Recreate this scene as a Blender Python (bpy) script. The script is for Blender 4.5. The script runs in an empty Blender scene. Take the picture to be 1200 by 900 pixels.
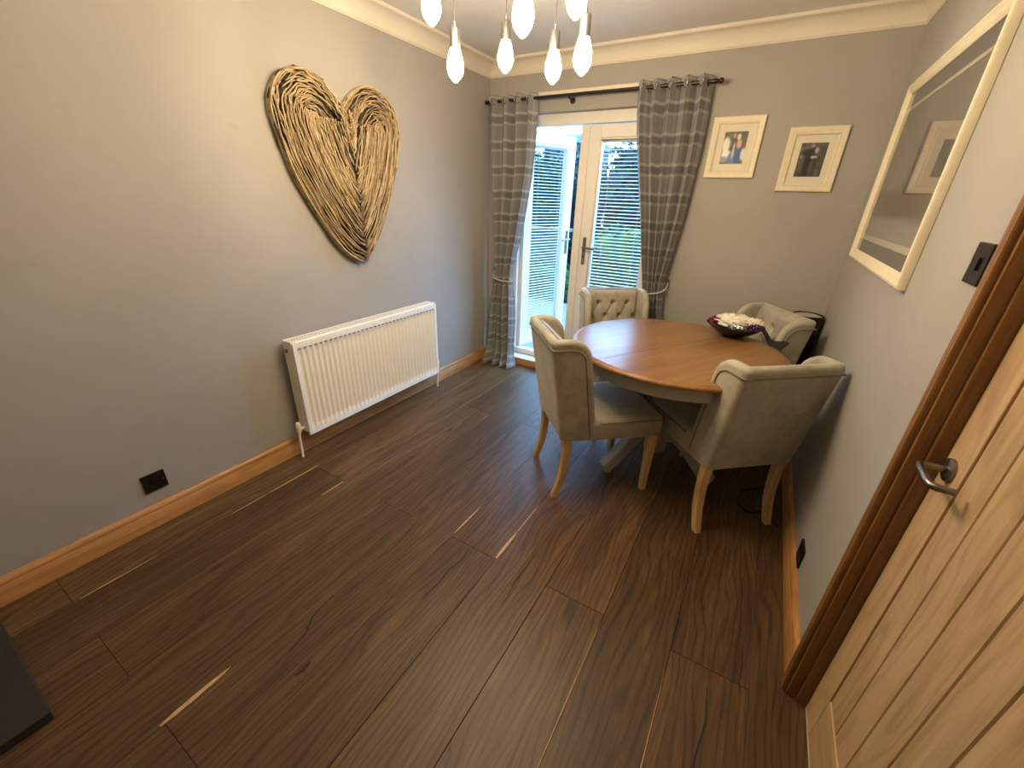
import bpy, bmesh, math, random
import numpy as np
from mathutils import Vector, Matrix
random.seed(7)
rng = np.random.default_rng(7)
SC = bpy.context.scene
COL = SC.collection
PI = math.pi

# ------------------------------------------------------------------ camera
cam_data = bpy.data.cameras.new('camera')
cam = bpy.data.objects.new('camera', cam_data)
COL.objects.link(cam)
cam_data.sensor_fit = 'HORIZONTAL'
cam_data.sensor_width = 36.0
cam_data.lens = 478.93 / 1200 * 36.0
cam_data.clip_start = 0.02
cam_data.clip_end = 200
R0 = Vector((0.856923516, 0.514574618, 0.029917379))
U0 = Vector((-0.237419731, 0.342526051, 0.909014728))
F0 = Vector((-0.457508425, 0.786059074, -0.415688795))
mw = Matrix((R0, U0, -F0)).transposed().to_4x4()
mw.translation = Vector((2.1757, -3.2484, 1.4646))
cam.matrix_world = mw
SC.camera = cam

# ------------------------------------------------------------------ world, exposure
world = bpy.data.worlds.new('overcast_sky')
SC.world = world
world.use_nodes = True
bg = world.node_tree.nodes['Background']
bg.inputs[0].default_value = (0.25, 0.56, 1.0, 1)
bg.inputs[1].default_value = 2.9
BULB = 30.0
SC.view_settings.view_transform = 'Standard'
SC.view_settings.look = 'None'
SC.view_settings.gamma = 1
SC.view_settings.use_curve_mapping = False
SC.view_settings.exposure = 2.43

W = 2.591          # room width
YB = -4.7          # wall behind the camera
H = 2.4

# ------------------------------------------------------------------ material helpers
def lin(c):
    return tuple(((x / 255) / 12.92 if x / 255 <= 0.04045 else ((x / 255 + 0.055) / 1.055) ** 2.4) for x in c) + (1,)

class NT:
    def __init__(s, name):
        s.m = bpy.data.materials.new(name); s.m.use_nodes = True
        s.t = s.m.node_tree; s.n = s.t.nodes; s.l = s.t.links
        s.b = s.n['Principled BSDF']; s.out = s.n['Material Output']
    def node(s, typ, **kw):
        n = s.n.new(typ)
        for k, v in kw.items():
            if hasattr(n, k): setattr(n, k, v)
            else: n.inputs[k.replace('_', ' ')].default_value = v
        return n
    def link(s, a, b): s.l.new(a, b)
    def coord(s, scale=(1, 1, 1), src='Object', rnd=False):
        tc = s.node('ShaderNodeTexCoord'); mp = s.node('ShaderNodeMapping')
        mp.inputs['Scale'].default_value = scale
        s.link(tc.outputs[src], mp.inputs['Vector'])
        if rnd:
            oi = s.node('ShaderNodeObjectInfo'); mu = s.node('ShaderNodeMath', operation='MULTIPLY'); mu.inputs[1].default_value = 37.0
            s.link(oi.outputs['Random'], mu.inputs[0]); s.link(mu.outputs[0], mp.inputs['Location'])
        return mp.outputs[0]
    def noise(s, vec, scale, detail=4, rough=0.55, dist=0.0):
        n = s.node('ShaderNodeTexNoise'); n.inputs['Scale'].default_value = scale
        n.inputs['Detail'].default_value = detail; n.inputs['Roughness'].default_value = rough
        n.inputs['Distortion'].default_value = dist
        if vec: s.link(vec, n.inputs['Vector'])
        return n.outputs['Fac']
    def ramp(s, fac, stops, interp='LINEAR'):
        r = s.node('ShaderNodeValToRGB'); r.color_ramp.interpolation = interp
        e = r.color_ramp.elements
        while len(e) > 1: e.remove(e[0])
        e[0].position, e[0].color = stops[0]
        for p, c in stops[1:]:
            x = e.new(p); x.color = c
        s.link(fac, r.inputs[0]); return r.outputs[0]
    def mix(s, fac, a, b, mode='MIX'):
        m = s.node('ShaderNodeMix', data_type='RGBA', blend_type=mode)
        for i, v in ((0, fac), (6, a), (7, b)):
            if hasattr(v, 'is_output') or isinstance(v, bpy.types.NodeSocket): s.link(v, m.inputs[i])
            else: m.inputs[i].default_value = v
        return m.outputs[2]
    def bump(s, h, strength=0.2, dist=0.01):
        b = s.node('ShaderNodeBump'); b.inputs['Strength'].default_value = strength; b.inputs['Distance'].default_value = dist
        s.link(h, b.inputs['Height']); s.link(b.outputs[0], s.b.inputs['Normal'])
    def col(s, v):
        if isinstance(v, bpy.types.NodeSocket): s.link(v, s.b.inputs['Base Color'])
        else: s.b.inputs['Base Color'].default_value = v
    def set(s, rough=0.5, metal=0, **kw):
        s.b.inputs['Roughness'].default_value = rough; s.b.inputs['Metallic'].default_value = metal
        for k, v in kw.items(): s.b.inputs[k].default_value = v
        return s

def simple(name, c, rough=0.5, metal=0, var=0.08, nscale=30, bump=0.0, **kw):
    t = NT(name); t.set(rough, metal, **kw)
    v = t.coord(); f = t.noise(v, nscale, 3)
    a = tuple(x * (1 - var) for x in c[:3]) + (1,); b = tuple(min(1, x * (1 + var)) for x in c[:3]) + (1,)
    t.col(t.ramp(f, [(0.3, a), (0.7, b)]))
    if bump: t.bump(f, bump, 0.004)
    return t.m

def wood(name, dark, mid, light, axis='Y', scale=1.0, rough=0.45, rnd=False, knots=0.0, fine=0.5, spec=0.5, bump=0.15, tone=0.0, fig=0.80):
    t = NT(name); t.set(rough); t.b.inputs['Specular IOR Level'].default_value = spec
    sc = {'X': (1.2, 11, 11), 'Y': (11, 1.2, 11), 'Z': (11, 11, 1.2)}[axis]
    sc = tuple(x * scale for x in sc)
    v = t.coord(sc, rnd=rnd)
    f1 = t.noise(v, 1.0, 6, 0.62, 1.2)
    base = t.ramp(f1, [(0.28, dark), (0.5, mid), (0.72, light)])
    sc2 = {'X': (9, 190, 190), 'Y': (190, 9, 190), 'Z': (190, 190, 9)}[axis]
    v2 = t.coord(tuple(x * scale for x in sc2), rnd=rnd)
    f2 = t.noise(v2, 1.0, 3, 0.6, 0.2)
    dk = tuple(x * (1 - fine) for x in (1, 1, 1)) + (1,)
    g = t.ramp(f2, [(0.35, dk), (0.6, (1, 1, 1, 1))])
    c = t.mix(1.0, base, g, 'MULTIPLY')
    # cathedral figure
    wv = t.node('ShaderNodeTexWave', wave_type='BANDS', bands_direction='X' if axis != 'X' else 'Y')
    wv.inputs['Scale'].default_value = 12; wv.inputs['Distortion'].default_value = 30; wv.inputs['Detail'].default_value = 2.5
    wv.inputs['Detail Scale'].default_value = 0.42; wv.inputs['Detail Roughness'].default_value = 0.55
    v3 = t.coord({'X': (.2, 1, 1), 'Y': (1, .2, 1), 'Z': (1, 1, .2)}[axis], rnd=rnd); t.link(v3, wv.inputs['Vector'])
    g2 = t.ramp(wv.outputs['Fac'], [(0.0, (fig, fig, fig, 1)), (0.4, (1, 1, 1, 1))])
    c = t.mix(0.75, c, t.mix(1.0, c, g2, 'MULTIPLY'))
    if tone:
        oi = t.node('ShaderNodeObjectInfo')
        r = t.ramp(oi.outputs['Random'], [(0.0, (1 - tone, 1 - tone, 1 - tone, 1)), (0.5, (1, 0.98, 0.96, 1)), (1.0, (1 + tone * .8, 1 + tone * .7, 1 + tone * .55, 1))])
        c = t.mix(1.0, c, r, 'MULTIPLY')
    if knots:
        vo = t.node('ShaderNodeTexVoronoi'); vo.inputs['Scale'].default_value = 1.0
        ks = {'X': (1.3, 6, 6), 'Y': (6, 1.3, 6), 'Z': (6, 6, 1.3)}[axis]
        v4 = t.coord(ks, rnd=rnd); t.link(v4, vo.inputs['Vector'])
        k = t.ramp(vo.outputs['Distance'], [(0.0, (0.18, 0.14, 0.1, 1)), (knots, (0.5, 0.4, 0.3, 1)), (knots * 1.7, (1, 1, 1, 1))])
        c = t.mix(1.0, c, k, 'MULTIPLY')
    t.col(c); t.bump(f2, bump, 0.002)
    return t.m

def paint(name, c, var=0.05, bump=0.06, rough=0.8, smudge=True):
    t = NT(name); t.set(rough); t.b.inputs['Specular IOR Level'].default_value = 0.3
    v = t.coord()
    f = t.noise(v, 1.6, 5, 0.6)
    a = tuple(x * (1 - var) for x in c[:3]) + (1,); b = tuple(min(1, x * (1 + var)) for x in c[:3]) + (1,)
    cc = t.ramp(f, [(0.3, a), (0.7, b)])
    if smudge:
        s1 = t.noise(t.coord((1, 1, 2.2)), 5.5, 2, 0.4, 0.4)
        cc = t.mix(1.0, cc, t.ramp(s1, [(0.18, (0.93, 0.93, 0.93, 1)), (0.34, (1, 1, 1, 1))]), 'MULTIPLY')
    t.col(cc); t.bump(t.noise(v, 90, 3), bump, 0.003)
    return t.m

M = {}
M['wall'] = paint('grey_wall_paint', lin((166, 161, 154)))
M['ceiling'] = paint('textured_ceiling_paint', lin((228, 224, 218)), 0.05, 0.5, 0.9, False)
M['coving'] = paint('cream_coving_paint', lin((222, 212, 194)), 0.02, 0.05, 0.7, False)
M['white_frame'] = simple('white_plastic_frame', lin((232, 226, 216)), 0.35, var=0.02)
M['batten'] = simple('cream_batten_paint', lin((228, 216, 194)), 0.5, var=0.03)
M['floorwood'] = wood('brown_oak_floor', lin((78, 55, 33)), lin((104, 77, 49)), lin((122, 94, 62)), 'Y', 1.0, 0.42, True, 0.035, 0.30, 0.4, 0.25, 0.20, 0.50)
M['chip'] = simple('pale_bare_oak', lin((196, 160, 112)), 0.6, var=0.15, nscale=60)
M['crack'] = simple('dark_filled_crack', lin((48, 32, 22)), 0.7, var=0.2)
M['subfloor'] = simple('dark_subfloor', lin((40, 28, 20)), 0.9)
M['pineY'] = wood('varnished_pine_lengthwise', lin((168, 112, 62)), lin((198, 142, 84)), lin((214, 162, 104)), 'Y', 0.8, 0.35, True, 0.05, 0.18, 0.5, 0.05)
M['pineX'] = wood('varnished_pine_across', lin((168, 112, 62)), lin((198, 142, 84)), lin((214, 162, 104)), 'X', 0.8, 0.35, True, 0.05, 0.18, 0.5, 0.05)
M['pineZ'] = wood('varnished_dark_pine', lin((112, 76, 38)), lin((138, 96, 50)), lin((160, 116, 64)), 'Z', 0.7, 0.33, True, 0.04, 0.2, 0.5, 0.05)
M['oakZ'] = wood('pale_oak_door_upright', lin((180, 147, 108)), lin((196, 163, 122)), lin((206, 174, 134)), 'Z', 1.0, 0.55, True, 0.02, 0.10, 0.3, 0.1)
M['oakY'] = wood('pale_oak_door_rail', lin((180, 147, 108)), lin((196, 163, 122)), lin((206, 174, 134)), 'Y', 1.0, 0.55, True, 0, 0.10, 0.3, 0.1)
M['groove'] = simple('dark_groove_wood', lin((92, 56, 30)), 0.7)
M['legwood'] = wood('light_beech_leg', lin((212, 176, 120)), lin((224, 190, 134)), lin((234, 202, 150)), 'Z', 1.0, 0.4, True, 0, 0.15)
M['tablewood'] = wood('honey_oak_tabletop', lin((128, 88, 48)), lin((150, 106, 60)), lin((164, 121, 72)), 'X', 0.55, 0.3, True, 0.0, 0.14, 0.5, 0.04)
M['greypaint'] = simple('grey_green_furniture_paint', lin((176, 176, 164)), 0.5, var=0.07, nscale=12)
M['radiator'] = simple('cream_white_radiator_enamel', lin((250, 246, 236)), 0.35, var=0.015)
M['darkslot'] = simple('dark_radiator_slot', lin((96, 88, 72)), 0.8)
M['chrome'] = simple('chrome_metal', lin((200, 200, 200)), 0.2, 1.0, var=0.03)
M['nickel'] = simple('brushed_nickel', lin((138, 134, 130)), 0.36, 1.0, var=0.05)
M['darkmetal'] = simple('dark_bronze_metal', lin((70, 62, 56)), 0.35, 0.9, var=0.1)
M['blackplate'] = simple('black_nickel_plate', lin((42, 38, 34)), 0.32, 0.6, var=0.1)
M['black'] = simple('black_plastic', lin((22, 20, 20)), 0.4, var=0.2)
M['slate'] = simple('dark_slate_hearth', lin((46, 42, 40)), 0.7, var=0.2, nscale=60, bump=0.2)
M['antique'] = simple('distressed_cream_frame', lin((230, 218, 188)), 0.5, var=0.05, nscale=25)
M['creamframe'] = simple('cream_picture_frame', lin((226, 213, 184)), 0.5, var=0.04, nscale=40)
M['mount'] = simple('ivory_mount_card', lin((232, 222, 200)), 0.8, var=0.01)
M['greymat'] = simple('grey_mount_card', lin((118, 114, 108)), 0.8, var=0.03)
M['rope'] = simple('pale_tieback_cord', lin((196, 192, 188)), 0.7, var=0.15, nscale=150)
M['paving'] = simple('pale_patio_paving', lin((110, 110, 108)), 0.8, var=0.1, nscale=8, bump=0.2)
M['soil'] = simple('dark_soil', lin((40, 38, 34)), 0.9, var=0.3)
M['render'] = simple('pale_garden_wall_render', lin((86, 86, 86)), 0.85, var=0.08)
M['brick'] = simple('grey_house_wall', lin((60, 62, 68)), 0.85, var=0.12)
M['roof'] = simple('slate_roof', lin((70, 76, 90)), 0.7, var=0.12)
M['leafdark'] = simple('dark_hedge_leaf', lin((30, 46, 40)), 0.95, var=0.4, nscale=6)
M['leafbright'] = simple('bright_hedge_leaf', lin((60, 96, 40)), 0.95, var=0.3, nscale=9)
M['bark'] = simple('brown_bark', lin((74, 58, 44)), 0.9, var=0.2, bump=0.3)
M['cord'] = simple('grey_fabric_cord', lin((60, 58, 56)), 0.8)
M['bowl'] = simple('black_glazed_bowl', lin((24, 18, 22)), 0.18, var=0.2)
M['whitecloth'] = simple('white_crumpled_wrap', lin((226, 218, 200)), 0.5, var=0.06, nscale=20)
M['purplefoil'] = simple('purple_foil', lin((70, 44, 84)), 0.25, 0.4, var=0.3, nscale=60)
M['redfoil'] = simple('dark_red_foil', lin((122, 34, 48)), 0.3, 0.3, var=0.3, nscale=60)
M['stoolpad'] = simple('pale_seat_pad', lin((176, 166, 150)), 0.8, var=0.06)
M['wall_edge'] = M['wall']

# twigs
t = NT('peeled_willow_twig'); t.set(0.6)
v = t.coord((1, 1, 1)); f = t.noise(v, 40, 3)
oi = t.node('ShaderNodeObjectInfo')
base = t.ramp(oi.outputs['Random'], [(0, lin((132, 108, 74))), (0.5, lin((172, 148, 108))), (1, lin((198, 176, 136)))])
t.col(t.mix(1.0, base, t.ramp(f, [(0.3, (0.75, 0.72, 0.7, 1)), (0.6, (1, 1, 1, 1))]), 'MULTIPLY'))
M['twig'] = t.m
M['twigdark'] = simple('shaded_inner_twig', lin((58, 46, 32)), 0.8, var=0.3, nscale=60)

# crushed velvet
def velvet(name, c1, c2):
    t = NT(name); t.set(0.62)
    v = t.coord(); f = t.noise(v, 11, 6, 0.65, 0.5)
    t.col(t.ramp(f, [(0.32, c1), (0.62, c2)]))
    t.b.inputs['Sheen Weight'].default_value = 0.45; t.b.inputs['Sheen Roughness'].default_value = 0.4
    t.b.inputs['Sheen Tint'].default_value = (1, 0.95, 0.86, 1)
    t.bump(t.noise(v, 60, 4), 0.12, 0.004)
    return t.m
M['velvet'] = velvet('crushed_grey_velvet', lin((150, 143, 126)), lin((178, 171, 153)))
M['velvet_pipe'] = velvet('velvet_piping', lin((104, 94, 78)), lin((128, 118, 100)))

# tartan cloth
def plaid():
    t = NT('grey_tartan_cloth'); t.set(0.85)
    tc = t.node('ShaderNodeTexCoord'); sp = t.node('ShaderNodeSeparateXYZ'); t.link(tc.outputs['UV'], sp.inputs[0])
    def band(sock, period, stops):
        d = t.node('ShaderNodeMath', operation='DIVIDE'); t.link(sock, d.inputs[0]); d.inputs[1].default_value = period
        fr = t.node('ShaderNodeMath', operation='FRACT'); t.link(d.outputs[0], fr.inputs[0])
        return t.ramp(fr.outputs[0], [(p, (c, c, c, 1)) for p, c in stops], 'LINEAR')
    hb = band(sp.outputs[1], 0.176, [(0, .27), (.17, .27), (.22, .52), (.26, .52), (.31, .17), (.52, .17), (.57, .56), (.62, .56), (.67, .27)])
    vb = band(sp.outputs[0], 0.21, [(0, .24), (.28, .24), (.31, .42), (.35, .42), (.38, .32), (.50, .30), (.54, .16), (.76, .16), (.79, .42), (.83, .42), (.86, .24)])
    c = t.mix(0.40, hb, vb)
    tint = t.mix(1.0, c, (1.0, 0.97, 0.93, 1), 'MULTIPLY')
    w = t.noise(t.coord((1, 1, 1), 'UV'), 420, 2)
    t.col(t.mix(1.0, tint, t.ramp(w, [(0.3, (0.82, 0.82, 0.82, 1)), (0.7, (1.1, 1.1, 1.1, 1))]), 'MULTIPLY'))
    t.b.inputs['Sheen Weight'].default_value = 0.2
    # a little light passes through the cloth
    tr = t.node('ShaderNodeBsdfTranslucent'); tr.inputs[0].default_value = (0.35, 0.35, 0.35, 1)
    mx = t.node('ShaderNodeMixShader'); mx.inputs[0].default_value = 0.12
    t.link(t.b.outputs[0], mx.inputs[1]); t.link(tr.outputs[0], mx.inputs[2]); t.link(mx.outputs[0], t.out.inputs[0])
    return t.m
M['plaid'] = plaid()

def thin_glass(name, tint=(1, 1, 1, 1), refl=1.0):
    t = NT(name); t.n.remove(t.b)
    tr = t.node('ShaderNodeBsdfTransparent'); tr.inputs[0].default_value = tint
    gl = t.node('ShaderNodeBsdfGlossy'); gl.inputs['Roughness'].default_value = 0.02
    fr = t.node('ShaderNodeFresnel')
    ge = t.node('ShaderNodeNewGeometry'); mr = t.node('ShaderNodeMapRange'); mr.inputs['To Min'].default_value = 1.5; mr.inputs['To Max'].default_value = 1 / 1.5
    t.link(ge.outputs['Backfacing'], mr.inputs['Value']); t.link(mr.outputs[0], fr.inputs[0])
    mu = t.node('ShaderNodeMath', operation='MULTIPLY'); mu.inputs[1].default_value = refl; t.link(fr.outputs[0], mu.inputs[0])
    mx = t.node('ShaderNodeMixShader'); t.link(mu.outputs[0], mx.inputs[0]); t.link(tr.outputs[0], mx.inputs[1]); t.link(gl.outputs[0], mx.inputs[2])
    t.link(mx.outputs[0], t.out.inputs[0]); return t.m
M['glass'] = thin_glass('clear_window_glass')
M['pictureglass'] = thin_glass('picture_glass', (0.97, 0.97, 0.97, 1), 1.0)

def emit(name, c, s):
    t = NT(name); t.set(0.3); t.col((0.9, 0.85, 0.7, 1))
    t.b.inputs['Emission Color'].default_value = c; t.b.inputs['Emission Strength'].default_value = s
    return t.m
M['bulb'] = emit('lit_filament_bulb_glass', (1.0, 0.80, 0.53, 1), BULB)
M['bulbneck'] = emit('lit_bulb_neck_glass', (1.0, 0.72, 0.32, 1), BULB * 0.07)

# slats
M['slat'] = simple('white_blind_slat', lin((196, 198, 200)), 0.5, var=0.01)

# ------------------------------------------------------------------ mesh helpers
class MB:
    def __init__(s): s.v = []; s.f = []; s.mi = []; s.uv = {}
    def add(s, vs, fs, mi=0):
        o = len(s.v); s.v += [tuple(x) for x in vs]; s.f += [tuple(i + o for i in f) for f in fs]; s.mi += [mi] * len(fs)
        return s
    def box(s, x0, x1, y0, y1, z0, z1, mi=0):
        vs = [(x, y, z) for x in (x0, x1) for y in (y0, y1) for z in (z0, z1)]
        return s.add(vs, [(0, 1, 3, 2), (4, 6, 7, 5), (0, 4, 5, 1), (2, 3, 7, 6), (0, 2, 6, 4), (1, 5, 7, 3)], mi)
    def grid(s, P, closeu=False, closev=False, mi=0, flip=False):
        nu, nv = len(P), len(P[0]); vs = [p for r in P for p in r]; fs = []
        for i in range(nu if closeu else nu - 1):
            for j in range(nv if closev else nv - 1):
                a, b = i * nv + j, ((i + 1) % nu) * nv + j
                c, d = ((i + 1) % nu) * nv + (j + 1) % nv, i * nv + (j + 1) % nv
                fs.append((a, d, c, b) if flip else (a, b, c, d))
        return s.add(vs, fs, mi)
    def tube(s, path, r, n=8, caps=True, mi=0, closed=False):
        path = [Vector(p) for p in path]; N = len(path)
        rr = r if isinstance(r, (list, tuple)) else [r] * N
        rings = []; up = None
        for i, p in enumerate(path):
            if closed: d = path[(i + 1) % N] - path[i - 1]
            else: d = path[min(i + 1, N - 1)] - path[max(i - 1, 0)]
            d.normalize()
            if up is None:
                up = Vector((0, 0, 1)) if abs(d.z) < 0.9 else Vector((1, 0, 0))
            a = d.cross(up).normalized(); up = a.cross(d).normalized()
            rings.append([p + (a * math.cos(2 * PI * k / n) + up * math.sin(2 * PI * k / n)) * rr[i] for k in range(n)])
        o = len(s.v)
        s.grid(rings, closeu=closed, closev=True, mi=mi)
        if caps and not closed:
            s.f.append(tuple(o + k for k in range(n))); s.mi.append(mi)
            s.f.append(tuple(o + (N - 1) * n + k for k in reversed(range(n)))); s.mi.append(mi)
        return s
    def lathe(s, prof, n=32, c=(0, 0, 0), axis='Z', mi=0, a0=0.0, a1=2 * PI):
        full = abs(a1 - a0 - 2 * PI) < 1e-6
        cnt = n if full else n + 1
        P = []
        for k in range(cnt):
            a = a0 + (a1 - a0) * k / n
            row = []
            for r, z in prof:
                x, y = r * math.cos(a), r * math.sin(a)
                q = {'Z': (x, y, z), 'X': (z, x, y), 'Y': (x, z, y)}[axis]
                row.append((q[0] + c[0], q[1] + c[1], q[2] + c[2]))
            P.append(row)
        s.grid(P, closeu=full, mi=mi)
        return s
    def prism(s, poly, plane, a, b, mi=0):
        """poly: 2D points; plane 'XZ' extrudes along Y, 'YZ' along X, 'XY' along Z"""
        def q(p, d): return {'XZ': (p[0], d, p[1]), 'YZ': (d, p[0], p[1]), 'XY': (p[0], p[1], d)}[plane]
        n = len(poly); vs = [q(p, a) for p in poly] + [q(p, b) for p in poly]
        fs = [tuple(range(n)), tuple(range(2 * n - 1, n - 1, -1))] + [(i, (i + 1) % n, n + (i + 1) % n, n + i) for i in range(n)]
        return s.add(vs, fs, mi)
    def mesh(s, name, mats, smooth=False, recalc=True):
        me = bpy.data.meshes.new(name); me.from_pydata(s.v, [], s.f)
        if not isinstance(mats, (list, tuple)): mats = [mats]
        for m in mats: me.materials.append(m)
        if len(mats) > 1: me.polygons.foreach_set('material_index', s.mi)
        if recalc:
            bm = bmesh.new(); bm.from_mesh(me); bmesh.ops.remove_doubles(bm, verts=bm.verts, dist=1e-6)
            bmesh.ops.recalc_face_normals(bm, faces=bm.faces); bm.to_mesh(me); bm.free()
        if smooth:
            me.shade_smooth()
            if smooth != 'all': me.set_sharp_from_angle(angle=math.radians(40))
        return me
    def obj(s, name, mats, parent=None, smooth=False, loc=None, bevel=0, recalc=True, sub=0, **kw):
        o = bpy.data.objects.new(name, s.mesh(name, mats, smooth, recalc)); COL.objects.link(o)
        if parent: o.parent = parent
        if loc: o.location = loc
        if bevel:
            m = o.modifiers.new('bevel', 'BEVEL'); m.width = bevel; m.segments = 2; m.limit_method = 'ANGLE'
        if sub:
            m = o.modifiers.new('sub', 'SUBSURF'); m.levels = sub; m.render_levels = sub
        for k, v in kw.items(): o[k] = v
        return o

def linkobj(name, me, parent=None, loc=(0, 0, 0), rot=None):
    o = bpy.data.objects.new(name, me); COL.objects.link(o); o.parent = parent; o.location = loc
    if rot: o.rotation_euler = rot
    return o
def thing(name, label, cat, loc=(0, 0, 0), rotz=0, group=None, kind=None):
    o = bpy.data.objects.new(name, None); COL.objects.link(o); o.empty_display_size = 0.1
    o.location = loc; o.rotation_euler = (0, 0, rotz); tag(o, label, cat, group, kind); return o
def tag(o, label, cat, group=None, kind=None):
    o['label'] = label; o['category'] = cat
    if group: o['group'] = group
    if kind: o['kind'] = kind
    return o
def copy_tree(o, parent=None):
    c = o.copy(); COL.objects.link(c)
    if parent: c.parent = parent
    for ch in list(o.children): copy_tree(ch, c)
    return c

# ================================================================== ROOM SHELL
# floor with individual planks
floor = MB().box(-0.1, W + 0.15, YB, 0.0, -0.05, -0.016).obj('floor', M['subfloor'])
tag(floor, 'wide brown oak plank floor with pale chipped edges', 'floor', kind='structure')
def plank_mesh(w, l, b=0.0010, z0=-0.015):
    g = 0.0006
    m = MB()
    def ring(x, y, z): return [(x, y, z), (w - x, y, z), (w - x, l - y, z), (x, l - y, z)]
    vs = ring(g, g, z0) + ring(g, g, -b) + ring(g + b, g + b, 0)
    fs = [(3, 2, 1, 0), (8, 9, 10, 11)]
    for k in (0, 4):
        for i in range(4): fs.append((k + i, k + (i + 1) % 4, k + 4 + (i + 1) % 4, k + 4 + i))
    return m.add(vs, fs)
PW, PL = 0.2505, 2.15
cache = {}
for r in range(-1, 11):
    x0 = -0.0355 + PW * (r - 0) if r >= 0 else None
    if r < 0: continue
    x1 = min(x0 + PW, W + 0.12); x0c = max(x0, -0.03)
    off = -1.02 if r % 2 == 0 else -2.125
    y = off + PL
    while y > YB - 0.1:
        a, b_ = max(y - PL, YB), min(y, 0.0)
        if b_ - a > 0.05 and x1 - x0c > 0.02:
            key = (round(x1 - x0c, 3), round(b_ - a, 3))
            if key not in cache: cache[key] = plank_mesh(*key).mesh('plank', M['floorwood'])
            linkobj('plank', cache[key], floor, (x0c, a, 0))
        y -= PL
# chipped pale slivers and cracks on the planks
def sliver(x0, y0, x1, y1, w, mat='chip', nm='chipped_edge', wob=0.3):
    n = 10; L = []; Rr = []
    d = Vector((x1 - x0, y1 - y0)); nn = Vector((-d.y, d.x)).normalized()
    for i in range(n + 1):
        tt = i / n; p = Vector((x0, y0)) + d * tt
        ww = w * math.sin(PI * min(1, tt * 0.9 + 0.1)) ** 0.6 * (1 + wob * (random.random() - .5))
        L.append((p.x + nn.x * ww / 2, p.y + nn.y * ww / 2)); Rr.append((p.x - nn.x * ww / 2, p.y - nn.y * ww / 2))
    P = [[(a[0], a[1], 0.0012), (b[0], b[1], 0.0012)] for a, b in zip(L, Rr)]
    m = MB(); m.grid(P); n2 = len(P)
    m.grid([[(a[0], a[1], 0.0012), (a[0], a[1], -0.004)] for a in L]); m.grid([[(a[0], a[1], 0.0012), (a[0], a[1], -0.004)] for a in Rr])
    m.obj(nm, M[mat], floor)
sliver(0.962, -3.18, 0.962, -2.98, 0.016)
sliver(0.218, -2.11, 0.218, -2.42, 0.007)
sliver(0.218, -2.42, 0.218, -2.60, 0.004)
sliver(0.462, -2.13, 0.462, -2.27, 0.007)
sliver(1.218, -2.10, 1.218, -1.88, 0.007)
sliver(1.466, -2.12, 1.466, -1.93, 0.014)
sliver(1.466, -1.93, 1.466, -1.70, 0.005)
sliver(2.217, -3.0, 2.217, -2.20, 0.003)
sliver(0.2165, -3.15, 0.2165, -2.9, 0.004)
sliver(1.967, -2.75, 1.967, -2.15, 0.003)
def crack(pts, w=0.004):
    m = MB(); P = []
    for i, (x, y) in enumerate(pts):
        ww = w * math.sin(PI * (i + 0.5) / len(pts)); P.append([(x - ww, y, 0.0009), (x + ww, y, 0.0009)])
    m.grid(P); m.grid([[(p[0][0], p[0][1], .0009), (p[0][0] + .0005, p[0][1], -.002)] for p in P]); m.obj('filled_crack', M['crack'], floor)
crack([(1.33, -2.13), (1.345, -2.2), (1.33, -2.28), (1.335, -2.36), (1.325, -2.45)])
crack([(1.60, -2.0), (1.605, -2.08), (1.60, -2.18), (1.61, -2.26), (1.606, -2.32)], 0.003)
crack([(1.02, -2.62), (1.03, -2.72), (1.07, -2.78), (1.08, -2.85)], 0.004)
crack([(2.35, -2.19), (2.36, -2.3), (2.345, -2.42), (2.35, -2.55)], 0.004)
crack([(2.44, -1.98), (2.445, -2.05), (2.44, -2.12), (2.445, -2.16)], 0.003)
crack([(0.60, -1.33), (0.605, -1.37), (0.60, -1.42)], 0.006)
crack([(1.17, -2.83), (1.175, -2.86), (1.17, -2.885)], 0.009)

# walls
DZ0, DZ1, DX0, DX1 = 0.06, 2.05, 0.215, 1.50      # garden door opening
o = MB().box(-0.15, 0, YB - .15, 0.2, -0.05, H).obj('wall_left', M['wall']); tag(o, 'grey painted wall with the radiator and twig heart', 'wall', kind='structure')
m = MB(); m.box(0.0, DX0, 0, 0.2, -0.05, H).box(DX1, W + .15, 0, 0.2, -0.05, H).box(DX0, DX1, 0, 0.2, DZ1, H).box(DX0, DX1, 0.0, 0.2, -0.05, DZ0)
o = m.obj('wall_back', M['wall']); tag(o, 'grey painted wall around the garden doors', 'wall', kind='structure')
o = MB().box(-4, 6, 0.0, 0.25, H + .085, 5.2).box(-4, -.16, 0, .2, -.05, H + .085).box(W + .16, 6, 0, .2, -.05, H + .085).obj('trim_9', M['brick']); tag(o, 'outer house wall above and beside the garden doors', 'outer wall', kind='structure')
OY0, OY1, OZ = -2.085, -2.86, 2.0                 # internal door opening in right wall
m = MB(); m.box(W, W + .12, OY0 + .03, 0.0, -0.05, H).box(W, W + .12, YB, OY1 - .03, -0.05, H).box(W, W + .12, OY1 - .03, OY0 + .03, OZ + .03, H)
o = m.obj('wall_right', M['wall']); tag(o, 'grey painted wall with the large picture and oak door', 'wall', kind='structure')
o = MB().box(-0.15, W + .12, YB - .15, YB, -0.05, H).obj('wall_front', M['wall']); tag(o, 'grey painted wall behind the viewer', 'wall', kind='structure')
o = MB().box(-0.15, W + .15, YB - .15, 0.2, H, H + .08).obj('ceiling', M['ceiling']); tag(o, 'pale textured ceiling above the hanging bulbs', 'ceiling', kind='structure')

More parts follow.
